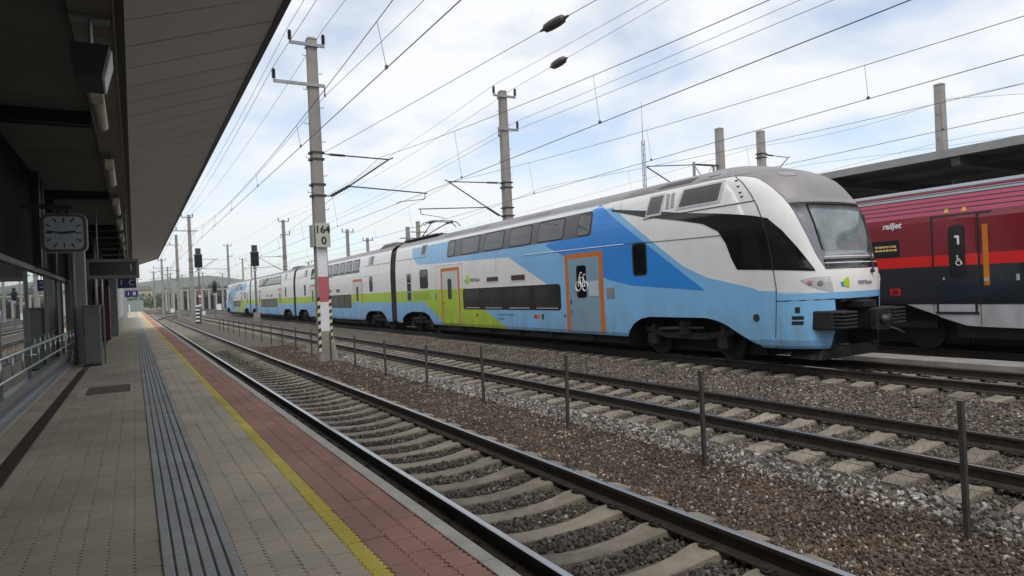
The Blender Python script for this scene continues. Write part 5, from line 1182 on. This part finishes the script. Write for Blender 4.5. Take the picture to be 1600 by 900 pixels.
mast('concrete_mast', 'thin far mast between the two signals over the hill', 17.6, 150, -.3, 14.1, .5, .34, arms=[(-.8,.8,13.7,(-.7,.7),None), (-.4,.9,11.5,(.8,),None)])
for (px_, py_, tp, lb) in [(25.9, 190, 13.5, 'far thin mast above the rear car, first of the cluster'), (31.0, 210, 12.8, 'far thin mast above the rear car, second of the cluster'), (29.5, 92, 10.2, 'mast tip behind the train roof right of the number board'), (23.3, 60, 8.4, 'short thick mast behind the train roof beside the pantograph'), (25.2, 62, 9.2, 'slimmer mast tip behind the roof next to the pantograph'), (24.3, 84, 10.6, 'mast with small crossarm behind the train roof left of pantograph'), (10.6, 240, 12.2, 'very distant mast over the yard left of the signals'), (22.0, 262, 13, 'very distant mast right of the left signal'), (40, 175, 11.5, 'far mast behind the rear car roof, rightmost of the cluster')]:
    mast('concrete_mast', lb, px_, py_, -.3, tp, .46, .34, steps=False, arms=[(-.8,.8,tp-.35,(-.7,.7),None)] if tp > 10 else [(-.9,.9,tp-1.1,(),None)])
GX_ = mat('mast_pale', (.30,.28,.27), .9, var=.15, scale=2)
mast('concrete_mast', 'mast behind the cab roof, left of the two close together', 31.3, 28.0, -.3, 11.15, .50, .41, steps=False, m=GX_, cant=None)
mast('concrete_mast', 'mast behind the cab roof, right of the two close together', 34.55, 27.6, -.3, 11.15, .50, .41, steps=False, m=GX_, cant=(1, 2.6, 9.75, 8.2, 3.4))
mast('concrete_mast', 'pale mast rising behind the canopy over the red coach', 34.5, 17.0, -.3, 11.0, .48, .38, m=GX_)
# lattice post with a beam to the mast behind the cab roof
t = thing('lattice_mast', 'thin pale lattice post with whip antenna behind the train roof', 'mast', None, (26.05, 29, -.3))
for sx in (-1, 1):
    for sy in (-1, 1): b = MB(); b.tube([(26.05+sx*.08,29+sy*.08,-.4),(26.05+sx*.06,29+sy*.06,10.3)], .022, 5); part(b, 'leg', GALV, t)
b = MB(); z = 0
while z < 10.1: b.tube([(25.98,28.94,z),(26.12,28.94,z+.3),(25.98,28.94,z+.6)], .012, 4); b.tube([(25.98,29.06,z),(26.12,29.06,z+.3),(25.98,29.06,z+.6)], .012, 4); z += .6
part(b, 'lacing', GALV, t); b = MB(); b.tube([(26.05,29,10.3),(26.05,29,12.6)], [.02,.006], 5); part(b, 'antenna', DARKST, t)
t = thing('portal_beam', 'horizontal steel support beam joining lattice post and mast', 'beam', None, (28.5, 28.3, 8.5))
b = MB(); b.tube([(26.1,28.8,8.75),(29.6,28.3,8.95)], .03, 6); b.tube([(29.4,28.3,8.95),(31.1,28,8.92)], .06, 6); b.tube([(26.1,28.8,8.7),(28.4,28.4,7.4)], .035, 6); part(b, 'tube', DARKST, t)
b = MB(); b.box(29.3,29.42,28.24,28.36,7.2,9.1); b.box(30.7,30.8,28.0,28.1,7.2,8.95); b.tube([(29.4,28.3,8.9),(30.05,28.2,8.0),(30.7,28.1,8.9)], .03, 5); part(b, 'bracket', GALV, t)

# ================================================================== SIGNALS
def signal(label, x, y, z0, head_top, base=True, sc=1.0, stripes=True):
    t = thing('railway_signal', label, 'signal', 'main signals beside the tracks', (x, y, z0))
    b = MB(); b.box(x-.09, x+.09, y+.02, y+.16, z0, head_top-.2); part(b, 'post', mat('signal_post', (.16,.16,.15), .6, .3), t)
    b = MB(); b.bbox(x-.40*sc, x+.40*sc, y-.18, y, head_top-2.15*sc, head_top-.65*sc, .05); h = part(b, 'signal_head', BLACK, t)
    b = MB(); b.bbox(x-.28*sc, x+.28*sc, y-.16, y, head_top-.63*sc, head_top, .04); part(b, 'upper_head', mat('signal_dark', (.03,.03,.032), .5), t)
    for k in range(4):
        for sx in (-1, 1):
            b = MB(); cz_ = head_top-2.0*sc+k*.36*sc; b.tube([(x+sx*.17*sc,y-.18,cz_),(x+sx*.17*sc,y-.34,cz_-.02)], .10*sc, 10, cap=False); part(b, 'hood', BLACK, h)
    b = MB(); b.box(x-.22*sc, x+.22*sc, y-.05, y-.01, head_top-2.62*sc, head_top-2.2*sc); pl = part(b, 'number_plate', WPAINT, t); b = MB(); b.box(x-.10*sc,x+.10*sc,y-.056,y-.05,head_top-2.48*sc,head_top-2.34*sc); part(b, 'marking', mat('numeral_black', (.02,.02,.02), .6), pl)
    if stripes:
        for k in range(4): b = MB(); b.box(x-.12, x+.12, y-.01, y+.015, z0+1.9+k*.5, z0+2.15+k*.5); part(b, 'mast_plate', [WPAINT, RPAINT][k % 2], t)
    if base:
        b = MB(); b.bbox(x-.30, x+.30, y-.2, y+.4, z0, z0+1.0, .03); part(b, 'base_cabinet', CONC, t)
    return t
signal('black signal on striped post, left of the two, beside the mast', 6.33, 80, -.3, 8.05, False)
for k in range(9):
    pass
signal('black signal on slim post in front of the train', 10.84, 71, -.25, 7.65, True, stripes=False)
signal('small distant black signal left of the train end', 10.2, 104, -.25, 5.0, False, .75, False)
t = thing('striped_marker', 'striped black and white marker board at foot of left signal', 'marker', None, (6.0, 79.6, -.3))
for k in range(10): b = MB(); b.box(5.8, 6.2, 79.55, 79.6, -.25+k*.2, -.05+k*.2); part(b, 'stripe', WPAINT if k % 2 else BLACK, t)

# ================================================================== OVERHEAD LINES
def catenary(label, x, masts, ymin, ymax, zc, zm, sag, x2=0.0):
    """contact wire, messenger and droppers; masts = y of supports"""
    t = thing('overhead_line', label, 'overhead line', 'overhead lines above the tracks', (x, masts[1], zc))
    ys_ = frange(ymin, ymax, 2.0)
    def cx_(y):      # zigzag of the contact wire between supports
        for i in range(len(masts)-1):
            if masts[i] <= y <= masts[i+1]:
                q = (y-masts[i])/(masts[i+1]-masts[i]); s = 1 if i % 2 else -1
                return x+s*.22*(1-2*q)
        return x
    def zmz(y):
        for i in range(len(masts)-1):
            if masts[i] <= y <= masts[i+1]:
                q = (y-masts[i])/(masts[i+1]-masts[i]); return zm-4*sag*q*(1-q)
        return zm
    b = MB(); b.tube([(cx_(y), y, zc) for y in ys_], .0085, 5); part(b, 'contact_wire', WIRE, t)
    b = MB(); b.tube([(x+x2*0, y, zmz(y)) for y in ys_], .0075, 5); part(b, 'messenger_wire', WIRE, t)
    for i in range(len(masts)-1):
        L_ = masts[i+1]-masts[i]; n = 9
        for k in range(1, n):
            y = masts[i]+L_*k/n
            if y < ymin or y > min(ymax, 170): continue
            b = MB(); b.tube([(x, y, zmz(y)), (cx_(y), y, zc)], .005, 4); b.bbox(cx_(y)-.02, cx_(y)+.02, y-.03, y+.03, zc-.01, zc+.05, .008); part(b, 'dropper', WIRE, t)
catenary('overhead line above the nearest track', T1+.25, [-40, -2, 52, 113, 172, 230, 290], -6, 288, 5.62, 7.15, 1.15)
catenary('overhead line above the empty second track', T2+.25, [-36, 24, 86, 146, 206, 266], -8, 264, 5.32, 7.22, 1.35)
catenary('overhead line above the double-deck train', T3-.1, [-32, 28, 83, 143, 203], -8, 202, 5.62, 7.20, 1.0)
catenary('overhead line above the dark red coach', T4+.1, [-28, 27.5, 84, 143, 200], -10, 198, 5.60, 7.10, .9)
catenary('overhead line beyond the far canopy', 36.3, [-40, 17, 77, 137], -10, 136, 6.4, 8.6, .9)
catenary('overhead line farthest to the right beyond the masts', 38.5, [-30, 27.6, 86, 146], -8, 144, 6.6, 9.3, 1.2)
def wire(label, pts, sag=0.0, r=.0085, insul=None, isc=1.0, group='feeder wires between the masts'):
    P = []
    for a, b_ in zip(pts, pts[1:]):
        a, b_ = Vector(a), Vector(b_); n = 16
        for k in range(n): q = k/n; p = a+(b_-a)*q; p.z -= 4*sag*q*(1-q); P.append(p)
    P.append(Vector(pts[-1])); t = thing('feeder_wire', label, 'wire', group, pts[0])
    b = MB(); b.tube(P, r, 5); part(b, 'strand', WIRE, t)
    if insul is not None:
        c = Vector(insul); dd = (Vector(pts[1])-Vector(pts[0])).normalized()
        b = MB(); b.tube([c+dd*q*isc for q in (-.46,-.32,-.28,-.12,0,.12,.28,.32,.46)], [q*isc for q in (.02,.05,.105,.125,.125,.125,.105,.05,.02)], 10); part(b, 'insulator', mat('strain_insulator', (.05,.04,.04), .4), t)
f0 = -40
wire('feeder wire on the top left insulator of near mast', [(5.13,f0,11.7),(5.13,23.8,11.7),(5.2,86,12.7),(5.2,152,11.5)], .55)
wire('feeder wire on the top right insulator of near mast', [(6.31,f0,11.7),(6.31,23.8,11.7),(6.4,86,12.7),(6.0,152,11.5)], .55)
wire('feeder wire on the lower left arm of near mast', [(4.53,f0,10.15),(4.53,23.8,10.15),(4.6,86,11.1),(3.7,152,9.9)], .6)
wire('return wire on the hanging bracket of near mast', [(6.29,f0,9.3),(6.29,23.8,9.3),(6.36,86,10.2),(6.3,152,9.4)], .6)
wire('feeder wire on the top left insulator of middle mast', [(15.55,f0,11.95),(15.55,27.8,11.95),(15.55,83,11.8),(17,150,14.2)], .6)
wire('feeder wire on the top right insulator with strain insulator', [(16.75,27.8,11.95),(16.75,f0,11.95)], .0, insul=(16.75,23.9,11.95), isc=1.5)
wire('feeder wire on the lower right arm of middle mast', [(16.8,f0,10.3),(16.8,27.8,10.3),(16.8,83,10.2)], .6)
wire('return wire on the hanging bracket of middle mast', [(15.73,f0,9.45),(15.73,27.8,9.45),(15.73,83,9.35)], .6)
wire('feeder wire from the middle mast top rightwards', [(16.75,27.8,11.95),(16.75,83,11.8)], .6)
wire('steep anchor wire with strain insulator in the upper sky', [(6.1,24,7.2),(9.0,12.95,8.32),(11.5,3.4,9.3)], 0, insul=(9.0,12.95,8.32))
wire('feeder wire above the far canopy', [(34.5,-20,9.9),(34.5,16.8,10.2),(34.55,27.6,10.3),(36,90,10)], .3)
wire('thin wire running to the pale mast on the right', [(40,6,9.2),(34.6,16.9,10.3)], .1)

# ================================================================== BACKGROUND
import mathutils.noise as mn
HILL = mat('wooded_hill', (.030,.050,.028), .95, col2=(.085,.105,.055), scale=.02, detail=10)
b = MB(); na, nr = 160, 22; vs = []
for i in range(na+1):
    az = radians(-42+120*i/na)
    for j in range(nr+1):
        q = j/nr; d = 640+1400*q
        prof_h = lin([(-42,40),(-10,44),(-1,50),(2,60),(5,66),(8,54),(12,44),(30,60),(78,55)], math.degrees(az))
        sh = lin([(0,0),(.15,4),(.4,22),(.62,48),(.75,62),(.85,60),(1,35)], q)/62
        nz = mn.noise(Vector((az*9, q*5, 0)))*7+mn.noise(Vector((az*60, q*22, 3)))*3.2+mn.noise(Vector((az*210, q*60, 9)))*1.6
        vs.append((d*sin(az), d*cos(az), -1.2+max(0, prof_h*sh*1.02+nz*min(1, q*5)*.6)))
b.add(vs, [(i*(nr+1)+j, (i+1)*(nr+1)+j, (i+1)*(nr+1)+j+1, i*(nr+1)+j+1) for i in range(na) for j in range(nr)])
struct(b.build('hills', HILL, None, True), 'low wooded hills on the horizon behind the yard', 'hills')
# trees beyond the yard
LEAF = mat('foliage', (.030,.052,.018), .8, col2=(.075,.105,.035), scale=.6, rnd=.3)
BARK = mat('bark', (.06,.045,.035), .9)
def tree_mesh(seed, h, w):
    r_ = random.Random(seed); b = MB(); cl = []
    for k in range(26):
        a = r_.uniform(0, 2*pi); q = r_.random()**.5; z = h*r_.uniform(.28, .97); rad = w*(1-abs(z/h-.55)*1.5)*q
        cl.append((Vector((rad*cos(a), rad*sin(a), z)), r_.uniform(.5, 1.1)*w*.34))
    for c, r0 in cl:
        for k in range(60):
            d = Vector((r_.gauss(0,1), r_.gauss(0,1), r_.gauss(0,.8))).normalized()*r0*r_.uniform(.5, 1.0); p = c+d
            e1 = Vector((r_.gauss(0,1), r_.gauss(0,1), r_.gauss(0,1))).normalized()*r_.uniform(.12,.26); e2 = e1.orthogonal().normalized()*r_.uniform(.10,.22)
            b.add([p-e1, p+e2, p+e1, p-e2], [(0,1,2,3)])
    t_ = MB(); t_.tube([(0,0,-.5),(.05,.03,h*.3),(-.04,.05,h*.6),(0,0,h*.85)], [w*.09,w*.07,w*.045,.02], 7)
    for k in range(5):
        a = k*1.25; t_.tube([(0,0,h*(.3+.08*k)),(w*.35*cos(a),w*.35*sin(a),h*(.45+.09*k)),(w*.6*cos(a),w*.6*sin(a),h*(.55+.08*k))], [w*.035,w*.02,.01], 5)
    return b.mesh('crown', LEAF), t_.mesh('trunk', BARK)
TM = [tree_mesh(11+k, 9+k*1.2, 3.6+.5*k) for k in range(3)]
spots = [(18.5,296),(24.5,300),(29.5,305),(34.5,296),(39.0,312),(45,300),(52,306),(30,352),(60,300),(21.5,345),(12.5,330),(37,360)]
wds = ['first','second','third','fourth','fifth','sixth','seventh','eighth','ninth','tenth','eleventh','twelfth']
order = sorted(range(len(spots)), key=lambda i: spots[i][0]/spots[i][1])
for rank, i in enumerate(order):
    x, y = spots[i]; t = thing('broadleaf_tree', f'dark green tree beyond the shelter, {wds[rank]} from the left', 'tree', 'trees beyond the yard', (x, y, -.6)); t.rotation_euler[2] = i*1.1
    cr_, tr_ = TM[i % 3]; link('crown', cr_, t); link('trunk', tr_, t)
r_ = random.Random(5); b = MB()          # distant wood that reads as one mass
for k in range(150):
    cx0, cy0 = r_.uniform(-14, 62), r_.uniform(372, 412); hh = r_.uniform(4.5, 8.5); ww = r_.uniform(2.2, 4.0)
    for q in range(70):
        d = Vector((r_.gauss(0,1), r_.gauss(0,1), r_.gauss(0,1))).normalized()*r_.uniform(.6,1)
        p = Vector((cx0+d.x*ww, cy0+d.y*ww, hh*.55+d.z*hh*.5)); e1 = Vector((r_.gauss(0,1), r_.gauss(0,1), r_.gauss(0,1))).normalized()*r_.uniform(.3,.6); e2 = e1.orthogonal().normalized()*r_.uniform(.25,.5)
        b.add([p-e1, p+e2, p+e1, p-e2], [(0,1,2,3)])
tag(b.build('tree_line', LEAF), 'distant hazy green treeline below the hills', 'trees', None, 'stuff')
for px_, py_, tp, lb in [(1.2, 236, 10.5, 'very distant mast nearest the platform end'), (8.4, 205, 12.4, 'far mast between canopy corner and left signal, taller one'), (12.9, 222, 10.8, 'far mast between canopy corner and left signal, lower one'), (16.6, 238, 11.6, 'very distant mast just right of the left signal'), (27.5, 252, 12.2, 'very distant mast close left of the train end')]:
    mast('concrete_mast', lb, px_, py_, -.3, tp, .46, .34, steps=False, arms=[(-1.2,1.2,tp-.4,(-.9,.9),None), (-1.8,.5,tp-2.2,(-1.6,),None)])
# long pale shelter with pillars
t = thing('pale_shelter', 'long pale shelter with a row of concrete pillars across the yard', 'shelter', None, (22, 262, -.6))
b = MB(); b.box(9, 46, 260.5, 266, 6.55, 7.0); part(b, 'roof', CONC_L, t)
b = MB(); b.box(9, 46, 266, 266.3, -.6, 4.0); part(b, 'back_wall', mat('shelter_dark', (.05,.05,.05), .8), t)
x = 9.6; k = 0
while x < 46: b = MB(); b.box(x, x+.62, 260.6, 261.2, -.6, 6.55); part(b, 'pillar', CONC_L, t); x += 2.3
# yellowish building and barrier at the platform's end
t = thing('yellow_building', 'pale yellow building beyond the end of the platform', 'building', None, (0, 423, -.6))
b = MB(); b.box(-9, 9, 418, 428, -.6, 10.6); part(b, 'wall', mat('yellow_render', (.44,.42,.29), .9, var=.12, scale=.5), t)
b = MB(); b.extrude([(-9.6,10.6),(9.6,10.6),(8.0,12.6),(-8,12.6)], 417.4, 428.6); part(b, 'roof', mat('roof_tile_dull', (.22,.20,.17), .9), t)
for r_ in range(3):
    for k in range(6): b = MB(); b.box(-8+k*3, -6.8+k*3, 417.94, 418.02, 1.4+r_*2.9, 2.9+r_*2.9); part(b, 'window', GLOSSBLK, t)
t = thing('noise_barrier', 'grey-green barrier panels at the far end of the platform', 'barrier', None, (-.6, 184, PZ))
k = 0; x = -6.0
while x < .9:
    b = MB(); b.box(x+.04, x+1.1, 184, 184.08, PZ, 3.3); part(b, 'panel', mat('barrier_panel', (.22,.27,.27), .5), t)
    b = MB(); b.box(x-.05, x+.05, 183.95, 184.12, PZ, 3.4); part(b, 'post', GALV, t); x += 1.15
t = thing('marker_post', 'small white post near the far platform end', 'post', None, (-.94, 168, PZ))
b = MB(); b.taper((-.94,168,PZ), .22, .12, (-.94,168,2.0), .18, .1); part(b, 'post', WPAINT, t)
b = MB(); b.box(-1.1,-.78,167.95,168.05,2.0,2.25); part(b, 'plate', WPAINT, t)
# small trackside boxes in the yard
for i, (x, y, w, h, lb) in enumerate([(16.8,128,1.0,1.5,'white trackside cabinet right of the distant signal'), (8.0,178,.8,1.3,'white trackside cabinet far down between the tracks'), (11.2,134,.5,.8,'small pale box beside the far crossover'), (20.2,196,1.2,1.8,'pale equipment hut far behind the train end')]):
    t = thing('trackside_cabinet', lb, 'cabinet', 'cabinets in the yard', (x, y, -.3)); b = MB(); b.bbox(x-w/2, x+w/2, y, y+.6, -.4, h-.3, .03); part(b, 'body', WPAINT, t); b = MB(); b.box(x-w/2-.05, x+w/2+.05, y-.05, y+.65, h-.3, h-.22); part(b, 'lid', GALV, t)

# ---- the air between here and the hills
hz = MB(); hz.box(-2500, 2500, -300, 3000, -1.7, 96)
hm = bpy.data.materials.new('haze_air'); hm.use_nodes = True; ht = hm.node_tree
for n in list(ht.nodes): ht.nodes.remove(n)
ho = ht.nodes.new('ShaderNodeOutputMaterial'); pv = ht.nodes.new('ShaderNodeVolumePrincipled'); pv.inputs['Density'].default_value = .00026; pv.inputs['Color'].default_value = (.82,.90,.98,1); pv.inputs['Anisotropy'].default_value = .2
ht.links.new(pv.outputs[0], ho.inputs['Volume'])
o = hz.build('haze', hm); tag(o, 'pale bluish haze in the air over the yard', 'haze', None, 'stuff')
